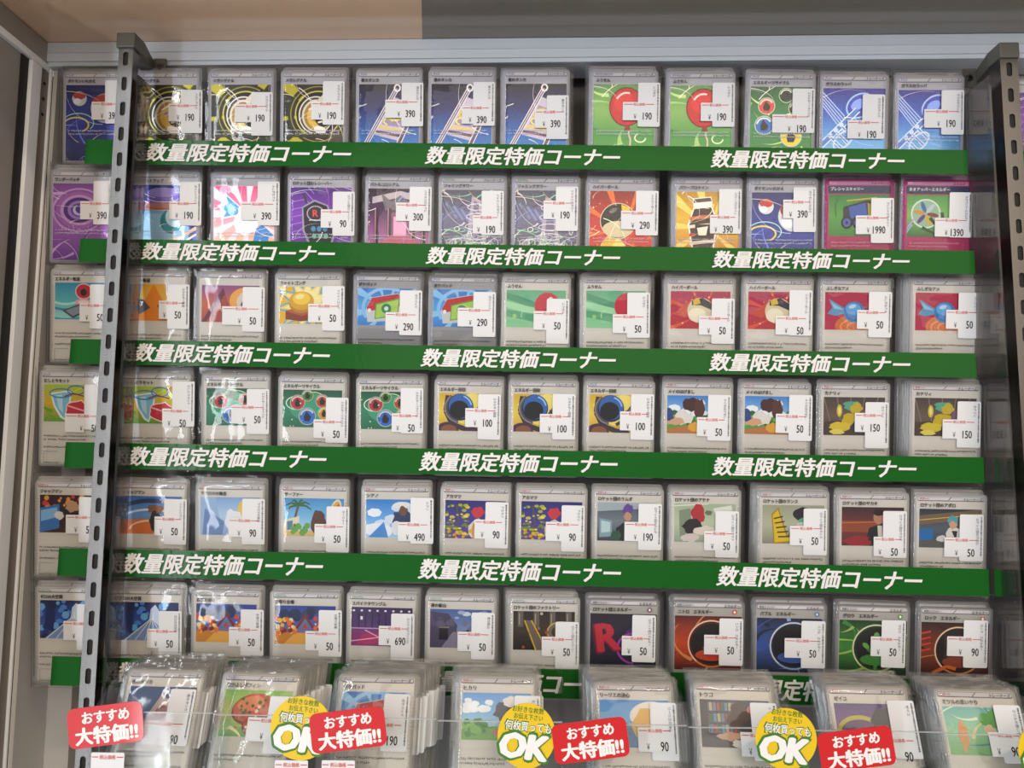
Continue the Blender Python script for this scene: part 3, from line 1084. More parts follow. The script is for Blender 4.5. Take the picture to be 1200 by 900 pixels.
def a_backstage(p):
    p.grad('4a3f40', '6a5850', '3a302f')
    for i in range(5):
        p.line([(i * 12, 0), (i * 9 + 6, 22)], .8, '8a766a')
    p.poly([(0, 22), (54, 18), (54, 34), (0, 34)], '4a3a34')
    p.ell(14, 12, 2.4, 5.5, 'd8c430')
    p.ell(14, 12, 1.2, 3.5, 'f0e48a')
    p.tf = (1, -4, 1, 0)
    p.blob(30, 8, 8, 5, '58a890', 21)
    p.blob(33, 10, 5, 5, 'c8b030', 22)
    p.blob(29, 21, 9, 7, 'c8b024', 23)
    p.blob(20, 26, 10, 4, 'd4c038', 24)
    p.blob(33, 27, 5, 5, '3a3448', 25)
    p.blob(40, 20, 3.5, 8, '7a5a78', 26)
    p.blob(16, 31, 6, 2.5, 'e0d060', 27)


def a_ring(p):
    p.grad('3a1a20', '24202f', '4a2020')
    p.scatter(26, 31, ['d83a3a', 'e8a040', '6a2a40', 'e0603a'], 1, 2.6, (0, 0, 54, 14))
    p.poly([(0, 12), (18, 8), (18, 30), (0, 34)], '3a7ac0')
    p.poly([(1, 14), (16, 11), (16, 20), (1, 24)], '8abce8')
    p.blob(33, 16, 10, 10, '2a2428', 32)
    p.blob(30, 10, 6, 5, 'c89a7a', 33)
    p.blob(33, 28, 10, 6, '2f6a3a', 34)
    p.blob(18, 18, 4, 4, 'e4dcd4', 35)


def a_stadium(p):
    p.grad('3f6ab8', '6a9ad0', '3a5a98')
    p.arc(27, 20, 34, 16, 4, '28406a', 180, 360)
    p.arc(27, 24, 30, 12, 2, 'd8e0f0', 180, 360)
    p.poly([(0, 22), (54, 18), (54, 34), (0, 34)], 'd8743a')
    p.arc(27, 30, 20, 8, 1.6, 'f0d0b0', 180, 360)
    p.blob(30, 12, 7, 5, '8a5a3a', 42)
    p.blob(30, 22, 5, 9, '2a2a38', 43)
    p.blob(38, 22, 4, 5, 'c04a3a', 44)


def a_lab(p):
    p.grad('7fa8d8', 'b8d0ec', '8aa4cc')
    p.blob(38, 14, 5, 9, 'e8c84a', 52)
    p.blob(30, 20, 8, 10, 'e8ecf4', 53)
    p.blob(46, 12, 4, 7, 'd8485a', 54)
    p.poly([(0, 0), (14, 0), (20, 34), (0, 34)], '9cb8dc')
    p.poly([(4, 10), (22, 22), (20, 34), (2, 34)], '6a88b8')


def a_beach(p):
    p.grad('3f90d0', '7fc0ea', 'c8e4ec')
    p.line([(12, 34), (10, 18), (13, 6)], 2, '6a5030')
    for a in (200, 240, 290, 330, 10, 160):
        p.line([(13, 6), (13 + 7 * math.cos(R(a)), 6 + 5 * math.sin(R(a))), (13 + 12 * math.cos(R(a)), 9 + 7 * math.sin(R(a)))], 2.4, '3a6a2f', .6)
    p.poly([(0, 20), (14, 16), (14, 30), (0, 34)], 'e8dcc4')
    p.poly([(3, 21), (8, 20), (8, 28), (3, 29)], '5a88a8')
    p.poly([(0, 30), (54, 28), (54, 34), (0, 34)], 'd8b878')
    p.scatter(16, 61, ['4a8a38', '6aa84a'], 1, 3, (8, 24, 22, 32))
    p.ell(45, 17, 6, 17, 'e8e0d4', 14)
    p.ell(45, 17, 4.6, 15.5, 'e0b42a', 14)
    p.ell(46, 18, 2.4, 14, 'd85a48', 14)
    p.blob(31, 22, 7, 12, '5f3a2c', 62, .2)


def a_cloudy(p):
    p.grad('2f80d0', '6ab0ec', 'a8d4f4')
    p.scatter(10, 65, ['f4f8fc', 'd8e8f8'], 4, 8, None, .6)
    p.blob(12, 28, 14, 6, 'eef4fa', 66)
    p.poly([(2, 34), (16, 20), (20, 34)], '4a90d8')
    p.blob(32, 20, 9, 11, '2c3c68', 67, .2)
    p.blob(32, 5, 8, 3, 'ecece6', 68, .1)
    p.blob(33, 10, 4, 4, '70503c', 69)
    p.blob(27, 26, 5, 6, 'e4e4ea', 70)
    p.blob(46, 22, 4, 8, '8a3a48', 71)


def a_orchard(p):
    p.grad('2c2c7a', '45409a', '6a4a8a')
    p.line([(8, 34), (12, 18), (10, 4)], 1.4, '5a5a2a')
    p.scatter(60, 75, ['d8c834', 'b0b83a', 'f0e060', '7a8a30', '5a6a2c'], 1.0, 2.6, (0, 4, 22, 32), .6)
    p.blob(30, 26, 9, 10, 'e4ddd8', 76, .15)
    p.blob(29, 10, 6, 5, 'cf3a48', 77)
    p.blob(26, 27, 2, 7, 'd8a040', 78)
    p.poly([(38, 22), (46, 8), (49, 10), (42, 26)], '7a6a64')
    p.blob(44, 28, 9, 5, 'c88a48', 79)
    p.scatter(16, 80, ['d89a3a', 'e0b84a'], .8, 2, (0, 26, 54, 34))


def a_office(p):
    p.grad('4a5260', '78828e', '3a404a')
    p.poly([(0, 0), (54, 0), (54, 4), (0, 8)], 'a8b4bc')
    p.poly([(2, 14), (13, 16), (13, 30), (2, 31)], '88a8b0')
    p.poly([(3.5, 16), (11.5, 17.5), (11.5, 26), (3.5, 27)], 'c0d8dc')
    p.poly([(36, 6), (54, 3), (54, 34), (40, 34)], '5a626c')
    p.blob(26, 26, 10, 9, '24222a', 82, .15)
    p.blob(27, 6, 5, 4.5, '6a4a9a', 83)
    p.blob(27, 12, 3.5, 4, 'c89a7c', 84)
    p.blob(17, 29, 5, 4, '2f5a48', 85)


def a_tiles(p):
    p.grad('a8b89c', 'c0ccb0', '98a890')
    p.poly([(34, 4), (50, 1), (52, 12), (38, 14)], 'e4e8dc')
    p.poly([(4, 6), (14, 4), (16, 26), (5, 30)], '86967e')
    p.line([(0, 2), (30, 0)], 1.2, 'e0e8d8')
    p.blob(21, 9, 6, 8, 'b8303a', 91, .2)
    p.blob(16, 20, 9, 6, '2a242a', 92)
    p.blob(28, 24, 10, 4.5, 'e4d6cc', 93)
    p.blob(14, 30, 8, 4, 'd8ccc8', 94)
    p.blob(40, 26, 4, 3, '3a3440', 95)
    p.blob(30, 8, 3, 2.4, '6a7860', 96)


def a_hazard(p):
    p.grad('a0a48c', 'b8bca4', '8a8c80')
    p.poly([(8, 8), (14, 2), (22, 26), (32, 32), (10, 34)], 'a88414')
    p.poly([(9, 9), (13.5, 4), (21, 27), (28, 31), (11, 33)], 'e0c020')
    for i in range(5):
        p.line([(10 + i, 12 + i * 4), (18 + i * 1.6, 10 + i * 4.4)], 1.2, '3a3420')
    p.blob(35, 8, 9, 6, '24222a', 101, .15)
    p.blob(36, 15, 5, 4, '6ab090', 102)
    p.blob(34, 24, 8, 8, 'd4d0cc', 103)
    p.blob(46, 24, 5, 8, '5a5650', 104)
    p.ell(26, 26, 3, 3, '4a4644')


def a_lounge(p):
    p.grad('3a2430', '7a3a30', '54282c')
    p.quad(0, 12, 54, 22, '96482f')
    p.line([(0, 14), (54, 12)], .8, 'c07848')
    p.poly([(20, 34), (24, 18), (36, 14), (46, 22), (50, 34)], '1e1c22')
    p.poly([(31, 16), (35, 16), (36, 28), (32, 30)], 'd8d0cc')
    p.ell(32, 9, 4.6, 6, 'b88468')
    p.ell(32, 4.5, 4.8, 3.0, '241c1c')
    p.blob(14, 30, 12, 4.5, '9c2430', 112)


def a_control(p):
    p.grad('2c3440', '54606c', '3c424a')
    p.poly([(0, 6), (54, 0), (54, 8), (0, 14)], '7a6448')
    p.line([(0, 10), (54, 4)], .8, 'd0b078')
    p.poly([(0, 18), (12, 17), (12, 27), (0, 28)], '1f6fb0')
    p.poly([(0, 28), (54, 24), (54, 34), (0, 34)], '5c5a58')
    p.blob(30, 25, 7, 10, 'e0dcda', 122, .15)
    p.blob(29, 10, 5, 4, '58a4b0', 123)
    p.blob(29, 14, 3.4, 3.5, 'd4a488', 124)
    p.blob(20, 26, 5, 2.6, 'd8d2d0', 125)
    p.poly([(28, 19), (33, 19), (32, 28)], '24222c')
    p.blob(45, 18, 4, 8, '3a3a44', 126)


def a_cave(p):
    p.grad('14204f', '2a4a9a', '3a5ab0', '1f2f6a')
    p.scatter(60, 131, ['4a8ad8', '203a80', '6ab0e8', '18244f'], 1.5, 4)
    p.poly([(25, 34), (29, 6), (33, 2), (37, 8), (40, 34)], 'c8d8ec')
    p.poly([(29, 34), (31, 8), (34, 34)], 'f0f6fc')
    p.poly([(4, 34), (30, 14), (54, 34)], '7a9ac8')
    for i in range(6):
        p.line([(30, 14), (6 + i * 9, 34)], .7, ['e8f0d0', 'f0d0e8', 'd0f0f4'][i % 3])
    p.poly([(6, 4), (14, 10), (12, 28), (4, 24)], '1a2a66')
    p.poly([(46, 2), (54, 0), (54, 22), (48, 20)], '1c2c6c')


def a_festival(p):
    p.grad('2a3f98', '4a68c0', 'c88a5a')
    p.scatter(16, 141, ['22305a', '2f4468'], 2.5, 5, (0, 4, 54, 14))
    p.poly([(0, 24), (54, 24), (54, 34), (0, 34)], 'd08a34')
    p.poly([(18, 24), (36, 24), (46, 34), (8, 34)], 'e8b050')
    p.poly([(18, 20), (27, 7), (36, 20)], '8a2a38')
    p.poly([(21, 20), (27, 11), (33, 20)], '4f88b0')
    p.poly([(24, 20), (27, 15), (30, 20)], 'c8444a')
    p.scatter(34, 142, ['d84a34', 'f0c848', 'e87a3a', 'f4e4b0', '8a2f34'], .9, 2.4, (0, 9, 18, 25))
    p.scatter(34, 143, ['d84a34', 'f0c848', 'e87a3a', 'f4e4b0', '8a2f34'], .9, 2.4, (36, 9, 54, 25))


def a_gym(p):
    p.grad('3a2c58', '5a3f7a', '8a4a88')
    for i in range(9):
        p.quad(i * 6, 5, i * 6 + .8, 18, '2a1f44')
        p.ell(i * 7 + 2, 3, 1.1, .9, 'f4e8f4')
    p.quad(0, 18, 54, 19, 'c8a0d0')
    p.poly([(0, 20), (54, 20), (54, 34), (0, 34)], '8a3a78')
    p.poly([(10, 24), (44, 21), (54, 30), (4, 33)], 'b0346a')
    p.line([(0, 30), (54, 22)], .9, 'f0b0d0')
    p.line([(12, 20), (40, 34)], .9, 'f0b0d0')
    p.quad(8, 8, 10, 11, 'f4f0f4')


def a_mine(p):
    p.grad('4a62a0', '7a94c4', '8a86a0')
    p.scatter(8, 151, ['d8e0f0', 'a8b8dc'], 2, 5, (20, 2, 54, 9), .5)
    p.poly([(0, 2), (16, 4), (24, 14), (22, 34), (0, 34)], '4c4664')
    p.poly([(54, 4), (44, 8), (34, 16), (36, 34), (54, 34)], '6a6484')
    p.poly([(20, 20), (36, 20), (44, 34), (10, 34)], '8a829a')
    p.quad(8, 16, 16, 27, '17141f')
    p.line([(7, 16), (17, 16)], 1.4, '8a7a70')
    p.scatter(18, 152, ['57506e', '7f7896', '3a344e'], 1.4, 3.4, (30, 10, 54, 32))
    p.scatter(12, 153, ['57506e', '645d7a'], 1.4, 3, (0, 4, 20, 14))


def a_factory(p):
    p.grad('2a2420', '453a30', '1f1b1a')
    for i in range(4):
        p.quad(4 + i * 14, 0, 9 + i * 14, 14, '6a6058')
        p.quad(5 + i * 14, 2, 6 + i * 14, 12, 'a89c8c')
    p.poly([(10, 8), (16, 8), (30, 34), (20, 34)], '6f675c')
    p.line([(10, 8), (20, 34)], 1.2, 'e0b82a')
    p.line([(16, 8), (30, 34)], 1.2, 'e0b82a')
    p.arc(42, 18, 10, 7, 3, '7a7064', 120, 420)
    p.arc(42, 18, 12, 9, 1, 'e4c440', 120, 420)
    p.scatter(14, 161, ['c8bcae', '8a7c6c', 'b8483a'], .8, 2)


def a_letter(p):
    p.grad('24202f', '2f2440', '1c1a28')
    p.ell(42, 24, 14, 13, '54306a')
    p.ell(42, 24, 11, 10, '2c2238')
    p.arc(38, 30, 14, 13, 1.8, 'a83ab8', 90, 300)
    p.text('R', 15, 21, 36, '7a1a30', .06, align='c', rot=-8)
    p.text('R', 15.6, 20.4, 34, 'c83044', .045, align='c', rot=-8)
    p.ell(48, 6, 4, 3, 'e0b0c8')


def energy(c0, c1, c2, ring, seed):
    def f(p):
        p.grad(c0, c1, c0)
        p.swirl(20, seed, [c2, c1, c0, ring], 1, 4)
        p.ell(32, 24, 21, 21, ring)
        p.ell(32, 24, 19.4, 19.4, c0)
        p.ell(32, 24, 17.6, 17.6, '1a1618')
        p.arc(32, 24, 20, 20, .8, 'f0e8d8', 130, 300)
        p.ell(32, 34, 14, 5, c1)
    return f


e_fire0 = energy('5a1810', 'c84a20', 'f0a040', 'e08a48', 171)
e_water0 = energy('1c2440', '3a5aa8', '8ab4e8', '9ab0d8', 172)
e_grass0 = energy('173a1c', '3f8a38', 'a0cc50', 'a8c060', 173)
e_rock0 = energy('2a1410', '8a3a20', 'd08a3a', 'c8844a', 174)


def e_fire(p):
    e_fire0(p)
    p.blob(34, 30, 9, 8, 'c8302a', 1)


def e_water(p):
    e_water0(p)
    p.ell(33, 24, 5, 8, '24345a')


def e_grass(p):
    e_grass0(p)
    p.line([(31, 44), (32, 30), (32, 16)], 3, '3f8a34')
    p.line([(32, 32), (24, 24)], 2.4, '3f8a34')
    p.line([(32, 30), (40, 22)], 2.4, '3f8a34')
    p.ell(32, 14, 2.6, 4, '6ab048')
    p.ell(23, 22, 3.4, 2, '6ab048', 40)
    p.ell(41, 20, 3.4, 2, '6ab048', -40)


def e_rock(p):
    e_rock0(p)
    for i in range(4):
        p.quad(20 + i * 6, 10, 21 + i * 6, 30, '5a2a2a')
    p.line([(10, 44), (22, 38), (30, 40)], 3, 'd86a2a')
    for i in range(4):
        p.line([(0, 10 + i * 5), (8, 8 + i * 5)], 1.4, 'd8403a')


def a_buns(p):
    p.grad('8abf4a', 'c8dc7a', '6aa85a')
    p.swirl(14, 181, ['e8f0a8', '5a9c4a', 'f4f0c0', '8ccf8a'], 1.6, 3)
    p.ell(24, 14, 17, 11.5, '7a3418', -12)
    p.ell(24, 13, 16, 10.5, 'c8582a', -12)
    p.ell(22, 10, 11, 5.5, 'e08a4a', -12)
    p.ell(30, 27, 13, 8, '8a2c20', 5)
    p.ell(30, 26, 12, 7, 'b8432c', 5)
    p.scatter(14, 182, ['3a6a20', '2c4f1a'], .9, 1.8, (14, 6, 34, 18))
    p.scatter(12, 183, ['d82a2a', 'f0d8c0'], .8, 1.6, (12, 5, 36, 30))


def a_skyhat(p):
    p.grad('4a98dc', '8ac4ec', 'd8ecf0')
    p.scatter(10, 191, ['f6fafc'], 2, 5, (0, 4, 24, 14), .6)
    p.poly([(0, 26), (54, 22), (54, 34), (0, 34)], '6aa84a')
    p.scatter(20, 192, ['3f8a3c', '7ab850'], 1.5, 3.5, (0, 20, 20, 30))
    p.blob(34, 13, 9, 8, '2a2a4a', 193, .3)
    p.blob(37, 6, 6, 3.5, 'f0e8ea', 194)
    p.blob(35, 28, 9, 5, 'd8487a', 195)
    p.blob(36, 20, 4, 5, '3a3440', 196)


def a_seaside(p):
    p.grad('3f90d4', '6ab8e8', '3f80b8')
    p.poly([(0, 20), (54, 16), (54, 34), (0, 34)], '3a78b0')
    p.poly([(0, 18), (14, 12), (26, 20), (0, 24)], '5a8a98')
    p.ell(38, 10, 15, 9, 'f0ece4', -10)
    p.blob(36, 18, 11, 12, 'e4b84a', 201, .2)
    p.blob(36, 27, 5, 5, 'f0ece6', 202)
    p.blob(50, 24, 5, 9, 'd89a3c', 203)


def a_library(p):
    p.grad('2c3a50', '44546a', '2a2a34')
    for i in range(3):
        for k in range(9):
            p.quad(4 + k * 3, 2 + i * 8, 6.4 + k * 3, 8 + i * 8, ['5a98b8', 'b84a3a', 'c8b48a', '3f6a58', '7a88a8'][(k * 2 + i) % 5])
    p.quad(0, 0, 6, 34, '34303a')
    p.poly([(0, 27), (54, 25), (54, 34), (0, 34)], '4a4550')
    p.blob(32, 12, 11, 9, '4a3028', 211, .35)
    p.blob(40, 7, 5, 3, 'd86a84', 212)
    p.blob(38, 22, 8, 8, '24262e', 213)
    p.blob(22, 26, 9, 3, 'dcae94', 214)
    p.blob(28, 31, 5, 3, 'e4e2e0', 215)


def a_dusk(p):
    p.grad('4a3a78', '8a5aa0', 'c88a4a')
    p.poly([(0, 20), (18, 6), (34, 18), (54, 8), (54, 34), (0, 34)], '6a4a80')
    p.arc(18, 20, 16, 10, 3, 'c8c83a', 180, 330)
    p.blob(36, 12, 8, 9, '1f1f34', 221, .25)
    p.blob(30, 27, 10, 7, '2a2836', 222, .2)
    p.blob(28, 26, 3.5, 6, 'b8283c', 223)
    p.blob(47, 22, 5, 5, 'e0b83a', 224)


def a_breeze(p):
    p.grad('6ab8b8', 'a0d4b0', '7ab870')
    p.swirl(18, 231, ['e8f4d8', '4a98a8', 'f0e0a0', '58a468', 'd8f0f0'], 1, 3.4)
    p.blob(36, 9, 9, 7, '57a848', 232, .3)
    p.blob(33, 16, 4, 4, 'e8c8ac', 233)
    p.blob(36, 25, 4, 8, 'dfe4ea', 234)
    p.blob(38, 32, 4, 4, '4a5570', 235)
    p.blob(12, 20, 3.5, 11, 'e0a060', 236)


ART = {  # picture: (card style, drawing)
    'balls': ('f', a_balls), 'signal': ('f', a_signal), 'stretcher': ('f', a_stretcher), 'balloonfull': ('f', a_balloon),
    'recyclefull': ('f', lambda p: a_recycle(p, True)), 'trumpet': ('f', a_trumpet), 'eye': ('f', a_eye), 'jar': ('f', a_jar),
    'candyfull': ('f', a_candy), 'receiver': ('f', a_receiver), 'colosseum': ('f', a_colosseum), 'tower': ('f', a_tower),
    'spherefull': ('f', a_sphere_full), 'shaker': ('f', a_shaker), 'carrier': ('m', a_carrier), 'disc': ('m', a_disc),
    'transfer': ('n', a_transfer), 'transferorange': ('n', a_transferorange), 'sunset': ('n', a_sunset), 'gong': ('n', a_gong),
    'pad': ('g', a_pad), 'balloon': ('n', lambda p: a_balloon(p, True)), 'sphere': ('n', a_sphere), 'candy': ('n', lambda p: a_candy(p, True)),
    'net': ('n', a_net), 'recycle': ('n', a_recycle), 'recover': ('n', a_recover), 'meadow': ('n', a_meadow), 'backstage': ('n', a_backstage),
    'ring': ('n', a_ring), 'stadium': ('n', a_stadium), 'lab': ('n', a_lab), 'beach': ('n', a_beach), 'cloudy': ('n', a_cloudy),
    'orchard': ('n', a_orchard), 'office': ('n', a_office), 'tiles': ('n', a_tiles), 'hazard': ('n', a_hazard), 'lounge': ('n', a_lounge),
    'control': ('n', a_control), 'cave': ('n', a_cave), 'festival': ('n', a_festival), 'gym': ('n', a_gym), 'mine': ('n', a_mine),
    'factory': ('n', a_factory), 'letter': ('e', a_letter), 'fire': ('e', e_fire), 'water': ('e', e_water), 'grass': ('e', e_grass),
    'rock': ('e', e_rock), 'smallstretcher': ('n', lambda p: a_stretcher(p, True)), 'buns': ('n', a_buns), 'padpale': ('n', a_pad),
    'skyhat': ('n', a_skyhat), 'seaside': ('n', a_seaside), 'library': ('n', a_library), 'dusk': ('n', a_dusk), 'breeze': ('n', a_breeze),
}
WINDOW = {'n': (4.5, 13, 54, 34), 'g': (4.5, 13, 54, 34), 'f': (3, 13.2, 57, 72), 'm': (4, 14.5, 55, 38), 'e': (2.6, 13.5, 57.8, 47)}
CW, CH, SW, SH = 63.0, 88.0, 70.0, 93.5

# ------------------------------------------------------------------ shared meshes of the cards
_body, _art, _head = {}, {}, {}


def card_body(style):
    if style not in _body:
        border, inner = {'n': ('b4b2b0', 'd6d2cb'), 'g': ('8f8f96', '9a9aa0'), 'f': ('a9a8b2', 'b9b8c2'), 'm': ('a02a7c', 'b02a62'), 'e': ('8a878a', 'b3b0aa')}[style]
        p = Print(0.0)
        p.o = (-CW / 2, -SH + (SH - CH) / 2)
        p.convex(rrect(0, CW, 0, CH, 3), lin(border))
        p.next()
        p.convex(rrect(2.0, CW - 2.0, 1.6, CH - 2, 2), lin(inner))
        p.next()
        if style != 'm':
            p.convex(rrect(2.6, CW - 2.6, 2.2, 6.3, 1.4), lin('7a7780'))
            p.next()
            p.convex(rrect(3.0, CW - 3.0, 2.5, 5.4, 1.2), lin('d4d2d6'))
            p.next()
            p.poly([(29, 5.4), (31.6, 2.6), (32.4, 2.6), (29.8, 5.4)], '5a5860')
        else:
            p.convex(rrect(3, CW - 3, 6.5, 13.5, 1), lin('28305c'))
            p.next()
            p.convex(rrect(4, CW - 4, 2.4, 5.6, 1), lin('d89ac4'))
            p.next()
        if style in 'ng':
            p.quad(3, 50, CW - 3, 84, 'd9d5ce' if style == 'n' else '8f8f94')
            for i in range(24):
                p.quad(2.4, 16 + i * 2.6, 2.9, 17.2 + i * 2.6, '8f8d90')
                p.quad(CW - 2.9, 16 + i * 2.6, CW - 2.4, 17.2 + i * 2.6, '8f8d90')
                p.d -= 2 * p.step
            p.next()
        me = p.mesh()
        # give the card its thickness
        bm = bmesh.new()
        bm.from_mesh(me)
        lay = bm.loops.layers.float_color.get('ink')
        pts = [(x * .001, z * .001) for x, z in rrect(-CW / 2, CW / 2, (SH - CH) / 2, (SH + CH) / 2, 3)]
        a = [bm.verts.new((x, 0.0, z)) for x, z in pts]
        b = [bm.verts.new((x, 0.0004, z)) for x, z in pts]
        fs = [bm.faces.new(b)]
        for i in range(len(pts)):
            j = (i + 1) % len(pts)
            fs.append(bm.faces.new((a[i], a[j], b[j], b[i])))
        for f in fs:
            for l in f.loops:
                l[lay] = lin('c8c4bc')
        bm.to_mesh(me)
        bm.free()
        me.materials.append(M['ink'])
        _body[style] = me
    return _body[style]


def card_art(key):
    if key not in _art:
        style, fn = ART[key]
        p = Print(0.12)
        x, y, wd, ht = WINDOW[style]
        p.window(x - CW / 2, y - SH + (SH - CH) / 2, wd, ht)
        p.quad(0, 0, wd, ht, '6a6664')
        fn(p)
        if style == 'f':
            p.swirl(16, len(key) * 7, ['ffffff', 'e8f0ff', 'ffe8f8', 'e8ffe8', 'fff0c8'], .3, .9)
        me = p.mesh()
        me.materials.append(M['foil'] if style in 'f' else M['ink'])
        _art[key] = me
    return _art[key]


CAT = {'i': ('グッズ', '2a54a8'), 's': ('サポート', 'c83a3a'), 'd': ('スタジアム', '3f9a48'), 't': ('ポケモンのどうぐ', '5a4a9a'), 'e': ('特殊エネルギー', '6a6468'), '': ('', '000000')}


def card_text(style, title, cat, seed, icon=None):
    k = (style, title, cat)
    if k not in _head:
        p = Print(0.75)
        p.o = (-CW / 2, -SH + (SH - CH) / 2)
        dark = '151416'
        c, cc = CAT[cat]
        if c:
            p.text(c, 4.2, 4.0, 2.5, cc if style != 'm' else 'f0e0f0', .02, shear=.15, squeeze=.85)
        p.text('エネルギー' if cat == 'e' else 'トレーナーズ', CW - 4.5, 4.2, 2.8, dark if style != 'm' else '5a1f4a', .02, align='r', shear=.12)
        if title:
            tw = 3.35 * len(title)
            p.text(title, 5.0, 9.6, 3.8, dark if style != 'm' else 'e8e4f0', .035, width=min(tw, 40) if len(title) > 1 else None)
        if icon:
            p.ell(CW - 9, 9.4, 2, 2, icon)
            p.ell(CW - 9, 9.4, 1.0, 1.2, 'efe6da')
        if style in 'ng':
            p.ticks(5, 60.0, 57, 1.5, '4a4846', seed)
            p.ticks(5, 63.2, 24 + seed % 20, 1.5, '4a4846', seed + 1)
            p.ticks(5, 70.0, 57, 1.5, '4a4846', seed + 2)
            p.quad(5, 74, 5.3, 86, '8a8886')
            p.quad(5, 74, 18, 74.3, '8a8886')
            p.ticks(5, 84.5, 18, 1.0, '4a4846', seed + 3)
        elif style == 'f':
            p.ticks(6, 57.0, 57, 1.4, 'd8dcec', seed)
            p.ticks(6, 60.0, 57, 1.4, 'd8dcec', seed + 1)
        elif style == 'm':
            p.ticks(6, 58.5, 50, 1.4, 'e8a0c0', seed)
            p.ticks(6, 61.5, 40, 1.4, 'e8a0c0', seed + 2)
        else:
            p.ticks(5, 72.0, 54, 1.4, '4a4846', seed)
        me = p.mesh()
        me.materials.append(M['ink'])
        _head[k] = me
    return _head[k]


def sleeve_mesh(seed, loose):
    """a clear pouch: bulging front film, flat back film, closed at the rim"""
    q = random.Random(seed)
    nx, nz = 8, 10
    bm = bmesh.new()
    amp = 0.55 if loose else 0.32
    ph = [q.uniform(0, 6.28) for _ in range(6)]
    g = []
    for j in range(nz + 1):
        r_ = []
        for i in range(nx + 1):
            u, v = i / nx, j / nz
            edge = min(u, 1 - u) * min(v, 1 - v) * 16
            edge = min(1, edge * 1.6)
            b = amp * (math.sin(3.1 * u + ph[0]) * math.cos(2.3 * v + ph[1]) + .5 * math.sin(7 * u + ph[2] + 2 * v) + .35 * math.sin(8 * v + ph[3]))
            y = -(0.5 + edge * (1.05 + max(-.15, b * .5)))
            r_.append(bm.verts.new(((u - .5) * SW * .001, y * .001, v * SH * .001)))
        g.append(r_)
    for j in range(nz):
        for i in range(nx):
            bm.faces.new((g[j][i], g[j][i + 1], g[j + 1][i + 1], g[j + 1][i]))
    back = [bm.verts.new((x * SW * .001, 0.0005, z * SH * .001)) for x, z in ((-.5, 0), (.5, 0), (.5, 1), (-.5, 1))]
    bm.faces.new(back[::-1])
    rim = {'b': [g[0][i] for i in range(nx + 1)], 't': [g[nz][i] for i in range(nx + 1)],
           'l': [g[j][0] for j in range(nz + 1)], 'r': [g[j][nx] for j in range(nz + 1)]}
    bm.faces.new(rim['b'] + [back[1], back[0]])
    bm.faces.new(rim['r'] + [back[2], back[1]])
    bm.faces.new(rim['t'] + [back[2], back[3]])
    bm.faces.new(rim['l'] + [back[3], back[0]])
    me = bm_mesh(bm, 0, False)
    me.polygons.foreach_set('use_smooth', [len(p.vertices) == 4 and p.index < nx * nz for p in me.polygons])
    me.materials.append(M['bagsleeve'] if loose else M['sleeve'])
    return me


SLEEVES = [sleeve_mesh(s, False) for s in range(6)]
BAGS = [sleeve_mesh(s + 20, True) for s in range(4)]


def price_label(parent, cx1, cz1, tabw, tabz, price, title, seed):
    """white price label: a tall leaf at the right and a small tab at its left; cx1, cz1 the leaf's top right corner, tabz how far below its top the tab begins (mm, card coordinates)"""
    wd, ht, th = 20.5, 41.0, 17.0
    x0, x1, z0, z1 = cx1 - wd, cx1, cz1 - ht, cz1
    t1 = cz1 - tabz
    t0 = t1 - th
    r = 1.4

    def corner(cx, cz, a0):
        return [(cx + r * math.cos(R(a0 + 30 * i)), cz + r * math.sin(R(a0 + 30 * i))) for i in range(4)]
    pts = corner(x1 - r, z1 - r, 0) + corner(x0 + r, z1 - r, 90) + [(x0, t1), (x0 - tabw + .4, t1), (x0 - tabw, t1 - .4), (x0 - tabw, t0 + .4), (x0 - tabw + .4, t0), (x0, t0)] + corner(x0 + r, z0 + r, 180) + corner(x1 - r, z0 + r, 270)
    lb = prism('price_label', [(a * .001, b * .001) for a, b in pts], -0.00215, -0.0020, M['labelpaper'], parent)
    lb['label'] = 'white price label stuck over the right side'
    p = Print(2.2)
    p.o = (0, 0)
    # coordinates here: x to the right, y down from the card's base (so y = -z)
    yt = -t1
    red = 'd0463c'
    mid = (x0 - tabw + x1 - 4) / 2
    tw = 11.0
    p.text('税込価格', mid, yt + 2.2, 3.0, red, .015, width=tw, align='c')
    p.quad(x0 - tabw + 1, yt + 1.9, mid - tw / 2 - .6, yt + 2.5, red)
    p.quad(mid + tw / 2 + .6, yt + 1.9, x1 - 5.5, yt + 2.5, red)
    yb = -t0 - 3.4
    p.text('￥', x0 - 2.6, yb - .2, 6.4, '2a2a2e', .0, align='c', squeeze=.62)
    if price:
        p.text(price, x1 - 7.6, yb - .4, 9.6, '1c1c20', .015, align='r' if len(price) > 2 else 'r', squeeze=.66)
    q = random.Random(seed)
    # small upright lines along the right edge: name and an unreadable code
    if title:
        L = min(23, 2.5 * len(title))
        p.text(title, x1 - 5.4, -z1 + 3.5, 2.8, '3a3a3e', .0, width=L, rot=90)
    c = lin('6a6a6e')
    y = -z1 + 2.0
    while y < -z1 + 36:
        l = q.uniform(.5, 1.3)
        hw = .75 * q.uniform(.5, 1)
        p.convex([(x1 - 2.1 - hw, y), (x1 - 2.1 + hw, y), (x1 - 2.1 + hw, y + l), (x1 - 2.1 - hw, y + l)], c)
        y += l + q.uniform(.2, .6)
    p.next()
    me = p.mesh()
    link('label_print', me, M['labelink'], lb)


NSEED = [100]


def place(top, theta, roll):
    rot = Euler((R(theta), R(roll), 0))
    return top - rot.to_matrix() @ Vector((0, 0, SH * .001)), rot


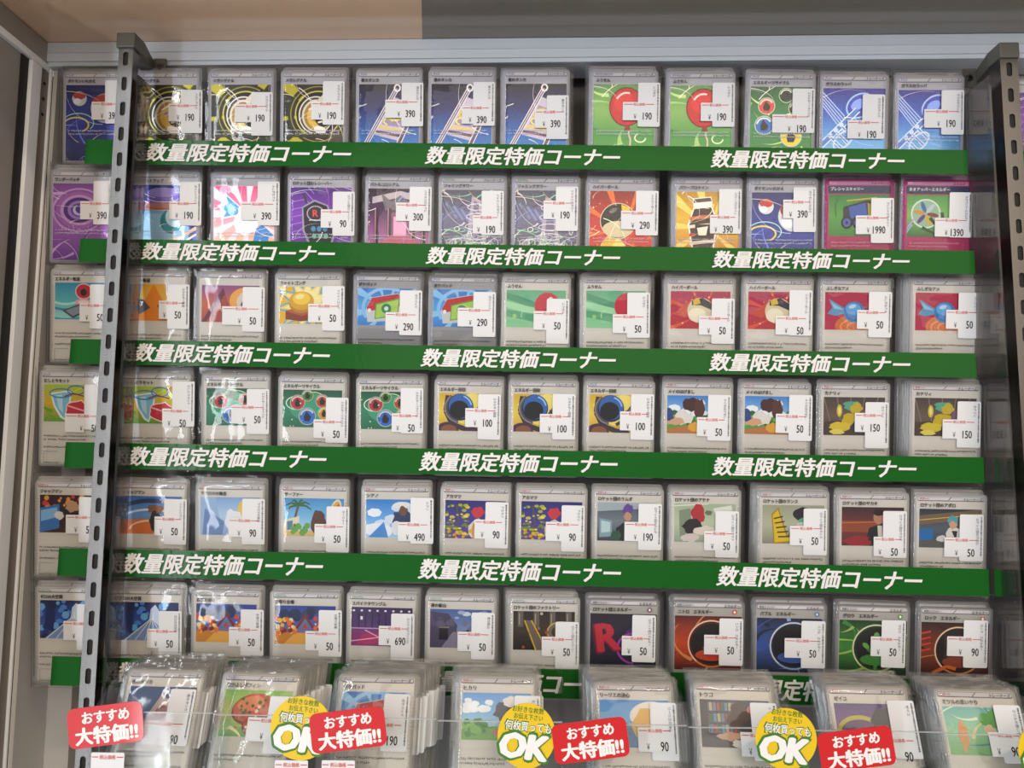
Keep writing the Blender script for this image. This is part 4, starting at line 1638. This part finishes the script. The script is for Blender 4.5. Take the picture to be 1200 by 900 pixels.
def make_card(topc, theta, roll, key, title, cat, price, lab, label, group, loose=False, icon=None):
    style = ART[key][0]
    loc, rot = place(topc, theta, roll)
    root = empty('trading_card', loc, rot)
    tag(root, label, 'trading card', group)
    NSEED[0] += 7
    s = NSEED[0]
    link('card', card_body(style), None, root)
    link('illustration', card_art(key), None, root)
    link('printed_text', card_text(style, title, cat, s, icon), None, root)
    link('sleeve', rnd.choice(BAGS if loose else SLEEVES), None, root)
    if lab:
        price_label(root, *lab, price, title, s)
    return root


def back_card(front, k, dx, dy, dz, style, label, group, loose=False, lab=False):
    """a card further back in the same pile"""
    r = empty('trading_card', front.matrix_basis @ Vector((dx, dy, dz)), front.rotation_euler)
    r.rotation_euler.y += R(rnd.uniform(-.7, .7))
    tag(r, label, 'trading card', group)
    link('card', card_body(style), None, r)
    link('sleeve', rnd.choice(BAGS if loose else SLEEVES), None, r)
    if lab:
        c = rrect(SW / 2 - 21 + lab, SW / 2 + lab, 32, 73, 1.4, 3)
        prism('price_label', [(a * .001, b * .001) for a, b in c], -0.00215, -0.0020, M['labelpaper'], r)
    return r


# ------------------------------------------------------------------ the six rows
# card: left pixel, title, kind word, picture, price, (label right, label top, tab left, tab top) pixels, what singles it out
TOP = [[(70, 80), (640, 78), (900, 82), (1131, 87), (1260, 89)], [(55, 195), (500, 202), (1140, 207), (1260, 209)],
       [(55, 311), (500, 319), (1150, 323), (1260, 325)], [(42, 430), (500, 440), (1150, 446), (1260, 448)],
       [(37, 559), (500, 565), (870, 570), (1155, 577), (1260, 580)], [(37, 682), (400, 690), (700, 697), (1160, 709), (1260, 712)]]
ROWS = [
    [(70, 'ポケモンいれかえ', 'i', 'balls', '390', (151, 95, 110, 120), 'two red and grey balls on navy, partly behind the steel post'),
     (153, 'メガシグナル', 'i', 'signal', '190', (240, 106, 200, 122), 'a gold swirl on yellow rays, nearest the left steel post'),
     (240, 'メガシグナル', 'i', 'signal', '190', (322, 109, 277, 123), 'a gold swirl on yellow rays, middle one of three'),
     (325, 'メガシグナル', 'i', 'signal', '190', (406, 96, 367, 120), 'a gold swirl on yellow rays, beside the first stretcher card'),
     (413, '夜のタンカ', 'i', 'stretcher', '390', (498, 98, 453, 118), 'a stretcher on dark blue, beside the gold swirl cards'),
     (498, '夜のタンカ', 'i', 'stretcher', '390', (582, 97, 543, 125), 'a stretcher on dark blue, middle one of three in a row'),
     (585, '夜のタンカ', 'i', 'stretcher', '390', (668, 113, 628, 130), 'a stretcher on dark blue, left of the dark gap'),
     (688, 'ふうせん', 't', 'balloonfull', '190', (775, 98, 731, 121), 'a full-height red balloon on green, just right of the dark gap'),
     (778, 'ふうせん', 't', 'balloonfull', '190', (862, 98, 822, 122), 'a full-height red balloon, the one next to the green circles card'),
     (872, 'エネルギーリサイクル', 'i', 'recyclefull', '190', (956, 105, 906, 136), 'coloured circles on full-height green art, in the top row'),
     (957, 'ガラスのラッパ', 'i', 'trumpet', '190', (1038, 112, 994, 143), 'a glassy blue horn, beside the card with green circles'),
     (1045, 'ガラスのラッパ', 'i', 'trumpet', '190', (1130, 107, 1083, 130), 'a glassy blue horn, at the right end of the top row')],
    [(55, 'ワンダーパッチ', 'i', 'eye', '390', (138, 212, 97, 236), 'a purple whirl with an eye-like centre'),
     (153, 'ポイントアップ', 'i', 'jar', '190', (239, 213, 201, 236), 'a pale blue jar with a purple lid'),
     (243, 'ふしぎなアメ', 'i', 'candyfull', '390', (330, 213, 284, 237), 'a blue wrapped sweet on a pink burst of light'),
     (333, 'ロケット団のレシーバー', 'i', 'receiver', '90', (418, 225, 378, 246), 'a black handset marked R on purple'),
     (424, 'バトルコロシアム', 'd', 'colosseum', '300', (508, 219, 466, 238), 'a pink and purple arena hall'),
     (510, 'ジャミングタワー', 'd', 'tower', '190', (592, 224, 556, 253), 'a grey tower in tangled lines, label low, beside the arena card'),
     (596, 'ジャミングタワー', 'd', 'tower', '190', (679, 219, 638, 236), 'a grey tower in tangled lines, beside the red sphere card'),
     (684, 'ハイパーボール', 'i', 'spherefull', '290', (773, 224, 729, 248), 'a black and yellow sphere on full-height red'),
     (785, 'パワープロテイン', 'i', 'shaker', '390', (870, 222, 833, 253), 'a striped shaker bottle on gold'),
     (873, 'ポケモンいれかえ', 'i', 'balls', '390', (957, 220, 918, 235), 'two red and grey balls on navy, beside the shaker bottle card'),
     (962, 'プレシャスキャリー', 'i', 'carrier', '1990', (1048, 233, 1003, 254), 'a blue wheeled carrier in a magenta border, priced 1990'),
     (1054, 'ネオアッパーエネルギー', 'e', 'disc', '1390', (1140, 226, 1096, 257), 'a coloured petal disc in a magenta border, priced 1390')],
    [(55, 'エネルギー転送', 'i', 'transfer', '50', (134, 333, 96, 355), 'a red orb over a handheld device on teal ripples'),
     (137, 'エネルギー転送', 'i', 'transferorange', '50', (225, 333, 190, 352), 'grey handhelds on an orange wedge'),
     (227, '', 'i', 'sunset', '50', (313, 336, 263, 359), 'a purple and orange dusk picture under strong glare'),
     (318, 'ファイトゴング', 'i', 'gong', '50', (406, 335, 363, 356), 'a golden gong on a brown block with starburst'),
     (410, 'ポケパッド', 'i', 'pad', '290', (497, 340, 454, 366), 'a red tablet on a grey card, beside the golden gong card'),
     (498, 'ポケパッド', 'i', 'pad', '290', (583, 342, 538, 361), 'a red tablet on a grey card, beside the small balloon cards'),
     (584, 'ふうせん', 't', 'balloon', '50', (669, 350, 627, 365), 'a small red balloon, label low, beside the grey tablet card'),
     (677, 'ふうせん', 't', 'balloon', '50', (763, 343, 719, 369), 'a small red balloon half hidden, beside the cream sphere card'),
     (776, 'ハイパーボール', 'i', 'sphere', '50', (862, 350, 820, 371), 'a cream and dark sphere on crimson, beside the balloon card'),
     (867, 'ハイパーボール', 'i', 'sphere', '50', (953, 340, 910, 371), 'a cream and dark sphere on crimson, beside the blue sweet card'),
     (957, 'ふしぎなアメ', 'i', 'candy', '50', (1046, 342, 1005, 364), 'a small blue sweet on crimson, beside the cream sphere card'),
     (1063, 'ふしぎなアメ', 'i', 'candy', '50', (1151, 343, 1109, 364), 'a small blue sweet on crimson, topping a thick pile')],
    [(42, 'むしとりセット', 'i', 'net', '50', (128, 450, 79, 484), 'an insect net and red cage, partly behind the steel post'),
     (140, 'むしとりセット', 'i', 'net', '50', (231, 446, 193, 478), 'an insect net and red cage, just right of the steel post'),
     (232, 'エネルギーリサイクル', 'i', 'recycle', '50', (318, 455, 273, 474), 'coloured circles on dark green, under glare, beside the insect net card'),
     (322, 'エネルギーリサイクル', 'i', 'recycle', '50', (411, 465, 370, 491), 'coloured circles on dark green, middle one of three'),
     (413, 'エネルギーリサイクル', 'i', 'recycle', '50', (498, 454, 461, 484), 'coloured circles on dark green, beside the blue sphere card'),
     (505, 'エネルギー回収', 'i', 'recover', '100', (589, 461, 547, 478), 'a clawed blue sphere on yellow, beside the green circles card'),
     (592, 'エネルギー回収', 'i', 'recover', '100', (676, 461, 634, 485), 'a clawed blue sphere on yellow, middle one of three'),
     (681, 'エネルギー回収', 'i', 'recover', '100', (768, 461, 728, 482), 'a clawed blue sphere on yellow, beside the sunny meadow card'),
     (772, 'メイのはげまし', 's', 'meadow', '50', (858, 462, 818, 489), 'a sunny meadow and blue sky, beside the blue sphere card'),
     (863, 'メイのはげまし', 's', 'meadow', '50', (953, 462, 910, 485), 'a sunny meadow and blue sky, beside the yellow backstage card'),
     (955, 'カナリィ', 's', 'backstage', '150', (1042, 471, 1002, 484), 'yellow shapes in a brown room, beside the meadow card'),
     (1062, 'カナリィ', 's', 'backstage', '150', (1150, 470, 1105, 492), 'yellow shapes in a brown room, topping a thick pile')],
    [(37, 'ジャッジマン', 's', 'ring', '50', (122, 581, 80, 602), 'a dark arena with a blue screen and red lights'),
     (134, 'ジャッジマン', 's', 'stadium', '50', (222, 583, 184, 604), 'an orange court under a blue stadium'),
     (225, 'アクロマの執念', 's', 'lab', '90', (313, 583, 270, 606), 'a pale blue laboratory under glare'),
     (323, 'サーファー', 's', 'beach', '50', (412, 592, 371, 613), 'a beach with a palm and surfboard'),
     (419, 'シアノ', 's', 'cloudy', '490', (510, 582, 468, 611), 'white clouds on bright blue, priced 490'),
     (512, 'アカマツ', 's', 'orchard', '90', (598, 587, 558, 608), 'yellow blossoms on violet, beside the white clouds card'),
     (601, 'アカマツ', 's', 'orchard', '90', (687, 591, 641, 611), 'yellow blossoms on violet, beside the grey office card'),
     (690, 'ロケット団のラムダ', 's', 'office', '190', (777, 589, 733, 611), 'a grey office with a pale monitor'),
     (780, 'ロケット団のアテナ', 's', 'tiles', '50', (867, 598, 826, 622), 'red and white shapes on grey-green'),
     (883, 'ロケット団のランス', 's', 'hazard', '50', (970, 595, 926, 616), 'a yellow striped machine part'),
     (976, 'ロケット団のサカキ', 's', 'lounge', '50', (1063, 598, 1025, 629), 'a dark suit in a maroon lounge'),
     (1067, 'ロケット団のアポロ', 's', 'control', '50', (1153, 602, 1107, 630), 'a control room with a blue screen')],
    [(37, 'ゼロの大空洞', 'd', 'cave', '50', (120, 706, 77, 726), 'a blue crystal cavern, partly behind the steel post'),
     (129, 'ゼロの大空洞', 'd', 'cave', '50', (216, 714, 175, 735), 'a blue crystal cavern, just right of the steel post'),
     (220, 'お祭り会場', 'd', 'festival', '50', (312, 712, 271, 733), 'festival stalls at dusk, beside the crystal cavern card'),
     (312, 'お祭り会場', 'd', 'festival', '50', (403, 713, 360, 738), 'festival stalls at dusk, beside the pink gym card'),
     (402, 'スパイクタウンジム', 'd', 'gym', '690', (488, 717, 446, 732), 'a pink and purple gym floor, priced 690'),
     (494, '夜の鉱山', 'd', 'mine', '50', (582, 716, 538, 739), 'a rocky mine entrance'),
     (591, 'ロケット団のファクトリー', 'd', 'factory', '50', (680, 727, 636, 745), 'dark factory conveyors edged in yellow'),
     (684, 'ロケット団エネルギー', 'e', 'letter', '50', (770, 719, 730, 744), 'a big red letter R on black and purple'),
     (783, 'ニトロ　エネルギー', 'e', 'fire', '50', (872, 723, 826, 743), 'a glowing ring in red and orange'),
     (879, 'バブル　エネルギー', 'e', 'water', '50', (968, 726, 920, 747), 'a glowing ring in blue'),
     (976, 'グロウ　エネルギー', 'e', 'grass', '50', (1062, 725, 1021, 745), 'a glowing ring around a green sprout'),
     (1072, 'ロック　エネルギー', 'e', 'rock', '90', (1158, 725, 1110, 745), 'a glowing ring in brown and ember red')],
]
RNAME = ['top', 'second', 'third', 'fourth', 'fifth', 'sixth']
NBACK = [[1, 1, 1, 1, 1, 1, 1, 2, 2, 1, 1, 1], [1, 1, 1, 2, 1, 1, 1, 2, 1, 1, 1, 1], [1, 1, 1, 2, 1, 1, 2, 2, 2, 2, 2, 6],
         [1, 1, 1, 1, 1, 1, 1, 1, 1, 1, 1, 6], [1, 1, 2, 2, 1, 1, 1, 1, 2, 4, 2, 5], [1, 1, 2, 2, 3, 2, 4, 2, 2, 2, 2, 2]]
THETA = 6.0
YTOP = -0.0115


def lerp_top(r, px):
    pts = TOP[r]
    for (x0, y0), (x1, y1) in zip(pts, pts[1:]):
        if px <= x1:
            return y0 + (y1 - y0) * (px - x0) / (x1 - x0)
    return pts[-1][1]


def px_scale(px, py, Y):
    return (at(px + 10, py, Y) - at(px, py, Y)).length * 1000 / 10        # mm per pixel


def card_at(left, py, Y, theta, roll, lab):
    """top centre of a sleeve whose top left corner shows at left, py; label corners turned into mm of the card"""
    mm = px_scale(left + 44, py, Y)
    tc_ = at(left, py, Y) + Vector((SW / 2 * .001, 0, 0))
    tc_.z -= math.sin(R(roll)) * SW / 2 * .001
    L = None
    if lab:
        rgt, tp, tl, tt = lab
        mm2 = mm * .985
        cx1 = -SW / 2 + (rgt - left) * mm2
        cx1 = min(cx1, SW / 2 + 3.0)
        cz1 = SH - (tp - py) * mm2
        tabw = max(8, (rgt - tl) * mm2 - 20.5)
        tabz = (tt - tp) * mm2
        L = (cx1, cz1, tabw, tabz)
    return tc_, L


bpy.context.view_layer.update()
ICON = {'fire': 'd8402a', 'water': '3f78c8', 'grass': '4f9a3a', 'rock': 'b86a38', 'letter': '7a3a6a'}
for r, row in enumerate(ROWS):
    for i, (left, title, cat, key, price, lab, what) in enumerate(row):
        py = lerp_top(r, left)
        tcn, L = card_at(left, py, YTOP, THETA, 0.7, lab)
        f = make_card(tcn, THETA, 0.7 + rnd.uniform(-.35, .35), key, title, cat, price, L,
                      'sleeved card with ' + what, 'sleeved cards in the %s row' % RNAME[r], icon=ICON.get(key))
        bpy.context.view_layer.update()
        sgn = 1 if left < 560 else -1
        for k in range(NBACK[r][i]):
            n = NBACK[r][i]
            dx = (rnd.uniform(-.0006, .0006) + (0.0012 * sgn if n < 3 else -0.0011 * (k + 1) * (1 if left > 560 else -1)))
            st = ART[key][0]
            back_card(f, k, dx, 0.0022 * (k + 1), rnd.uniform(.0028, .0048) + .0002 * k, st if st != 'm' else 'f',
                      'card behind that with ' + what,
                      'cards piled behind the card with ' + what)

# the next bay beyond the right post
for r in range(6):
    py = lerp_top(r, 1215)
    left = (1186, 1190, 1168, 1176, 1174, 1190)[r]
    tcn, L = card_at(left, py, YTOP, THETA, 0.7, (left + 30, py + 24, left - 4, py + 46) if r in (2, 4) else None)
    f = make_card(tcn, THETA, 0.7, ['receiver', 'carrier', 'transfer', 'mine', 'office', 'gym'][r], '', '', '', L,
                  'sleeved card just beyond the right slotted post, at the level of the %s row' % RNAME[r],
                  'sleeved cards beyond the right post')


# ------------------------------------------------------------------ clear racks and green banner strips
BAND = [[(100, 177.5), (600, 183), (1134, 190)], [(93, 293), (600, 301), (1142, 307.5)], [(82, 411.5), (600, 421), (1144, 428.5)],
        [(76, 533), (600, 542.5), (1153, 551)], [(68, 658.5), (600, 668), (1159, 683)], [(60, 786), (640, 801), (1163, 815)]]
BH = [29.5, 28, 29, 30, 31.5, 33]
SEAM = [(463, 831), (462, 832), (456, 829), (454, 829), (450, 836), (450, 838)]
TXT = [[(170, 412), (498, 727), (832, 1060)], [(165, 393), (499, 727), (834, 1066)], [(157, 387), (493, 722), (830, 1067)],
       [(150, 383), (491, 724), (834, 1074)], [(143, 379), (490, 728), (839, 1081)], [(136, 376), (490, 730), (842, 1086)]]
WORDS = '数量限定特価コーナー'
YB = -0.026


def band_y(r, px):
    pts = BAND[r]
    for (x0, y0), (x1, y1) in zip(pts, pts[1:]):
        if px <= x1 or (x1, y1) == pts[-1]:
            return y0 + (y1 - y0) * (px - x0) / (x1 - x0)


def strip(r, x0, x1, tx, Y, label, group):
    a, b = at(x0, band_y(r, x0), Y), at(x1, band_y(r, x1), Y)
    ang = math.atan2(b.z - a.z, b.x - a.x)
    L = (b - a).length
    hh = px_scale((x0 + x1) / 2, band_y(r, (x0 + x1) / 2), Y) * BH[r] / 2 * .001
    root = empty('banner_strip', a, (0, -ang, 0))
    tag(root, label, 'banner', group)
    bm = bmesh.new()
    bm_box(bm, 0, L, 0, 0.00035, -hh, hh)
    link('green_paper', bm_mesh(bm), M['green'], root)
    if tx:
        t0, t1 = at(tx[0], band_y(r, tx[0]), Y), at(tx[1], band_y(r, tx[1]), Y)
        u0 = (t0 - a).length
        Lt = (t1 - t0).length
        vs, fs, X0, X1, Y0, Y1 = text_geo(WORDS, 0.034, 0.26)
        ht = hh * 2 * .76
        for nm, off, m_, dz, dx in (('lettering_outline', -0.0001, M['darkgreen'], -.0006, .0006), ('lettering', -0.0004, M['white'], 0, 0)):
            me = bpy.data.meshes.new('lettering')
            me.from_pydata([(u0 + dx + (x - X0) / (X1 - X0) * Lt, off - lay, dz + ((y - Y0) / (Y1 - Y0) - .5) * ht) for x, y, lay in vs], [], fs)
            link(nm, me, m_, root)
    return root


SIDE = ['left', 'middle', 'right']
for r in range(6):
    xs = [BAND[r][0][0], SEAM[r][0], SEAM[r][1], BAND[r][-1][0]]
    for k in range(3):
        what = ('beginning behind the slotted steel post', 'in the centre of the row', 'ending beside the dim side panel')[k]
        strip(r, xs[k], xs[k + 1] + (2 if k < 2 else 0), TXT[r][k], YB - 0.0006 * (k == 1), 'green banner with slanted white lettering below the %s row, %s' % (RNAME[r], what), 'green banner strips')
    strip(r, 1166, 1245, None, YB + 0.001, 'plain green banner end beyond the right post, below the %s row' % RNAME[r], 'green banners beyond the right post')
    # clear rack of this row: lip behind the banner, floor ledge and rear sheet
    x0, x1 = BAND[r][0][0] - 22, 1168
    a, b = at(x0, band_y(r, x0), YB + 0.0006), at(x1, band_y(r, x1), YB + 0.0006)
    ang = math.atan2(b.z - a.z, b.x - a.x)
    L = (b - a).length
    rk = empty('acrylic_rack', a, (0, -ang, 0))
    tag(rk, 'clear acrylic rack with a low front lip holding the %s row of cards' % RNAME[r], 'rack', 'clear acrylic racks')
    hh = px_scale(600, band_y(r, 600), YB) * BH[r] / 2 * .001
    box('front_lip', 0, L, 0.0, 0.0014, -hh, hh, M['acrylic'], rk)
    box('ledge', 0, L, 0.0014, 0.0130, -hh, -hh + 0.0012, M['acrylic'], rk)

# ------------------------------------------------------------------ bins along the bottom
BINS = [(147, 779, 'smallstretcher', '夜のタンカ', 'i', '90', (238, 804, 185, 838), 'a tan folded stretcher', 8, 0.9),
        (258, 783, 'buns', 'なかよしポフィン', 'i', '', (354, 812, 302, 835), 'orange topped buns on green', 8, 2.2),
        (393, 785, 'padpale', 'ポケパッド', 'i', '190', (485, 810, 440, 840), 'a red tablet on blue', 8, 2.2),
        (532, 786, 'skyhat', 'ヒカリ', 's', '', (635, 812, 590, 842), 'blue sky above pink and white shapes', 6, -0.3),
        (690, 794, 'seaside', 'リーリエの決心', 's', '90', (791, 820, 745, 847), 'a blue seaside with golden shapes', 8, -1.0),
        (806, 794, 'library', 'トウコ', 's', '', (907, 820, 862, 852), 'bookshelves behind dark brown shapes', 6, 0.2),
        (961, 798, 'dusk', 'ゼイユ', 's', '90', (1066, 818, 1020, 858), 'a purple dusk with dark shapes', 7, -0.2),
        (1087, 802, 'breeze', 'ミツルの思いやり', 's', '90', (1189, 823, 1148, 853), 'a green breezy meadow', 7, -0.8)]
YBIN = -0.066
BTH = -19.0
DIV = [104, 250, 380, 512, 660, 806, 936, 1107, 1240]
YF = -0.112


def lip_y(px):
    return 834 + (862 - 834) * (px - 120) / 1060


for i, (left, py, key, title, cat, price, lab, what, n, shift) in enumerate(BINS):
    tcn, L = card_at(left, py, YBIN, BTH, 0.8, lab)
    f = make_card(tcn, BTH, 0.8 + rnd.uniform(-.5, .5), key, title, cat, price, L, 'front sleeved card in a clear bin, with ' + what, 'front cards in the clear bins', loose=True)
    bpy.context.view_layer.update()
    for k in range(n):
        back_card(f, k, .001 * shift * (k + 1) * .8 + rnd.uniform(-.0008, .0008), .0042 * (k + 1) * .78, .0015 * (k + 1) + rnd.uniform(-.0008, .0012), 'n',
                  'loosely sleeved card behind the front card with ' + what, 'cards in the bin behind the card with ' + what, loose=True, lab=rnd.uniform(0, 3))
    # the bin
    xa, xb = at(DIV[i], 850, YF).x + 0.0006, at(DIV[i + 1], 850, YF).x - 0.0006
    zt = at((DIV[i] + DIV[i + 1]) / 2, lip_y((DIV[i] + DIV[i + 1]) / 2), YF).z
    zb = f.location.z - 0.0025
    hb = zt - zb
    bn = empty('acrylic_bin', ((xa + xb) / 2, YF, zb))
    tag(bn, 'clear acrylic bin along the bottom, holding cards with ' + what, 'bin', 'clear acrylic bins')
    hw, t = (xb - xa) / 2, 0.0014
    box('front_panel', -hw, hw, 0, t, 0, hb, M['acrylic'], bn, 0.0002)
    box('front_edge_highlight', -hw, hw, -0.0001, t, hb, hb + 0.0007, M['edgehighlight'], bn)  # whitish strip added as a painted highlight along the lip
    for s in (-1, 1):
        bm = bmesh.new()
        pr = [(t, 0), (t, hb), (0.030, hb + .015), (0.080, hb + .023), (0.080, 0)]
        xs_ = (s * hw, s * (hw - t))
        A = [bm.verts.new((xs_[0], y, z)) for y, z in pr]
        B = [bm.verts.new((xs_[1], y, z)) for y, z in pr]
        bm.faces.new(A)
        bm.faces.new(B[::-1])
        for q in range(5):
            bm.faces.new((A[q], A[(q + 1) % 5], B[(q + 1) % 5], B[q]))
        link('side_panel', bm_mesh(bm), M['acrylic'], bn)
    box('bin_floor', -hw + t, hw - t, t, 0.080, 0, t, M['acrylic'], bn)

# ------------------------------------------------------------------ stickers on the bins


def sticker_text(root, s, size_w, size_h, cx, cz, m, bold, y, name='lettering', shear=0.0):
    vs, fs, X0, X1, Y0, Y1 = text_geo(s, bold, shear)
    me = bpy.data.meshes.new('lettering')
    me.from_pydata([(cx + ((x - X0) / (X1 - X0) - .5) * size_w, y - lay, cz + ((v - Y0) / (Y1 - Y0) - .5) * size_h) for x, v, lay in vs], [], fs)
    return link(name, me, m, root)


YS = YF - 0.0016
for (px, py, what) in ((124, 849.5, 'overlapping the left slotted post'), (408, 855, 'covering a yellow disc edge'),
                       (692, 867.5, 'on the bin of seaside cards'), (1003.5, 877.5, 'on the bin of purple dusk cards')):
    c = at(px, py, YS)
    s = px_scale(px, py, YS) * .001
    root = empty('red_sticker', c, (0, R(-7.5), 0))
    tag(root, 'rounded red sticker with white lettering, ' + what, 'sticker', 'red bargain stickers')
    W_, H_ = 88 * s, 45 * s
    prism('film', rrect(-W_ / 2, W_ / 2, -H_ / 2, H_ / 2, 8 * s), -0.0006, 0.0, M['red'], root)
    sticker_text(root, 'おすすめ', 56 * s, 13.5 * s, 1 * s, 10.5 * s, M['stwhite'], .045, -0.0008)
    sticker_text(root, '大特価!!', 74 * s, 20 * s, 1 * s, -9.5 * s, M['stwhite'], .048, -0.0008)
for (px, py, rx, ry, what) in ((353, 853, 36, 36, 'half under a red sticker'), (617, 862, 34, 37, 'on the bin of blue sky cards'),
                               (921, 865.5, 36, 35, 'on the bin of bookshelf cards'), (1229, 880, 36, 36, 'on the bin of green meadow cards')):
    Yd = YS + 0.0009
    c = at(px, py, Yd)
    s = px_scale(px, py, Yd) * .001
    root = empty('yellow_sticker', c, (0, R(6), 0))
    tag(root, 'round yellow sticker with green and white lettering, ' + what, 'sticker', 'round yellow stickers')
    prism('film', [(rx * s * math.cos(R(a)), ry * s * math.sin(R(a))) for a in range(0, 360, 8)], -0.0005, 0.0, M['yellow'], root)
    sticker_text(root, 'お好きな枚数', 37 * s, 7 * s, -1 * s, 29.5 * s, M['okgreen'], .012, -0.0007)
    sticker_text(root, 'お伝え下さい', 34 * s, 6.5 * s, 0, 21.5 * s, M['okgreen'], .012, -0.0007)
    sticker_text(root, '何枚買っても', 57 * s, 13.5 * s, 1 * s, 10.5 * s, M['okgreen'], .075, -0.0006, 'lettering_outline')
    sticker_text(root, '何枚買っても', 54 * s, 11 * s, 1 * s, 10.5 * s, M['stwhite'], .021, -0.0008)
    sticker_text(root, 'OK', 64 * s, 36 * s, -2 * s, -12 * s, M['okgreen'], .10, -0.0009, 'lettering_outline', .12)
    sticker_text(root, 'OK', 58 * s, 30 * s, -2 * s, -12 * s, M['stwhite'], .07, -0.0011, 'lettering', .12)

# small price tags low on the bin fronts
for px, py, what in ((125.5, 905, 'under the red sticker by the left post'), (341, 914, 'on the bin of orange buns'), (396, 914, 'on the bin of tablet cards')):
    c = at(px, py, YS + 0.0012)
    s = px_scale(px, py, YS) * .001
    root = empty('price_tag', c)
    tag(root, 'small white price tag with red print, ' + what, 'price tag', 'small white price tags')
    prism('tag_paper', rrect(-19.5 * s, 19.5 * s, -22 * s, 22 * s, 1.5 * s), -0.0003, 0.0, M['labelpaper'], root)
    p = Print(0.4)
    k = s * 1000
    p.text('税込価格', 0, -17 * k, 3.4, 'd0463c', .015, width=19 * k, align='c')
    p.quad(-18.5 * k, -17.6 * k, -11 * k, -16.6 * k, 'd0463c')
    p.quad(11 * k, -17.6 * k, 18.5 * k, -16.6 * k, 'd0463c')
    link('tag_print', p.mesh(), M['labelink'], root)
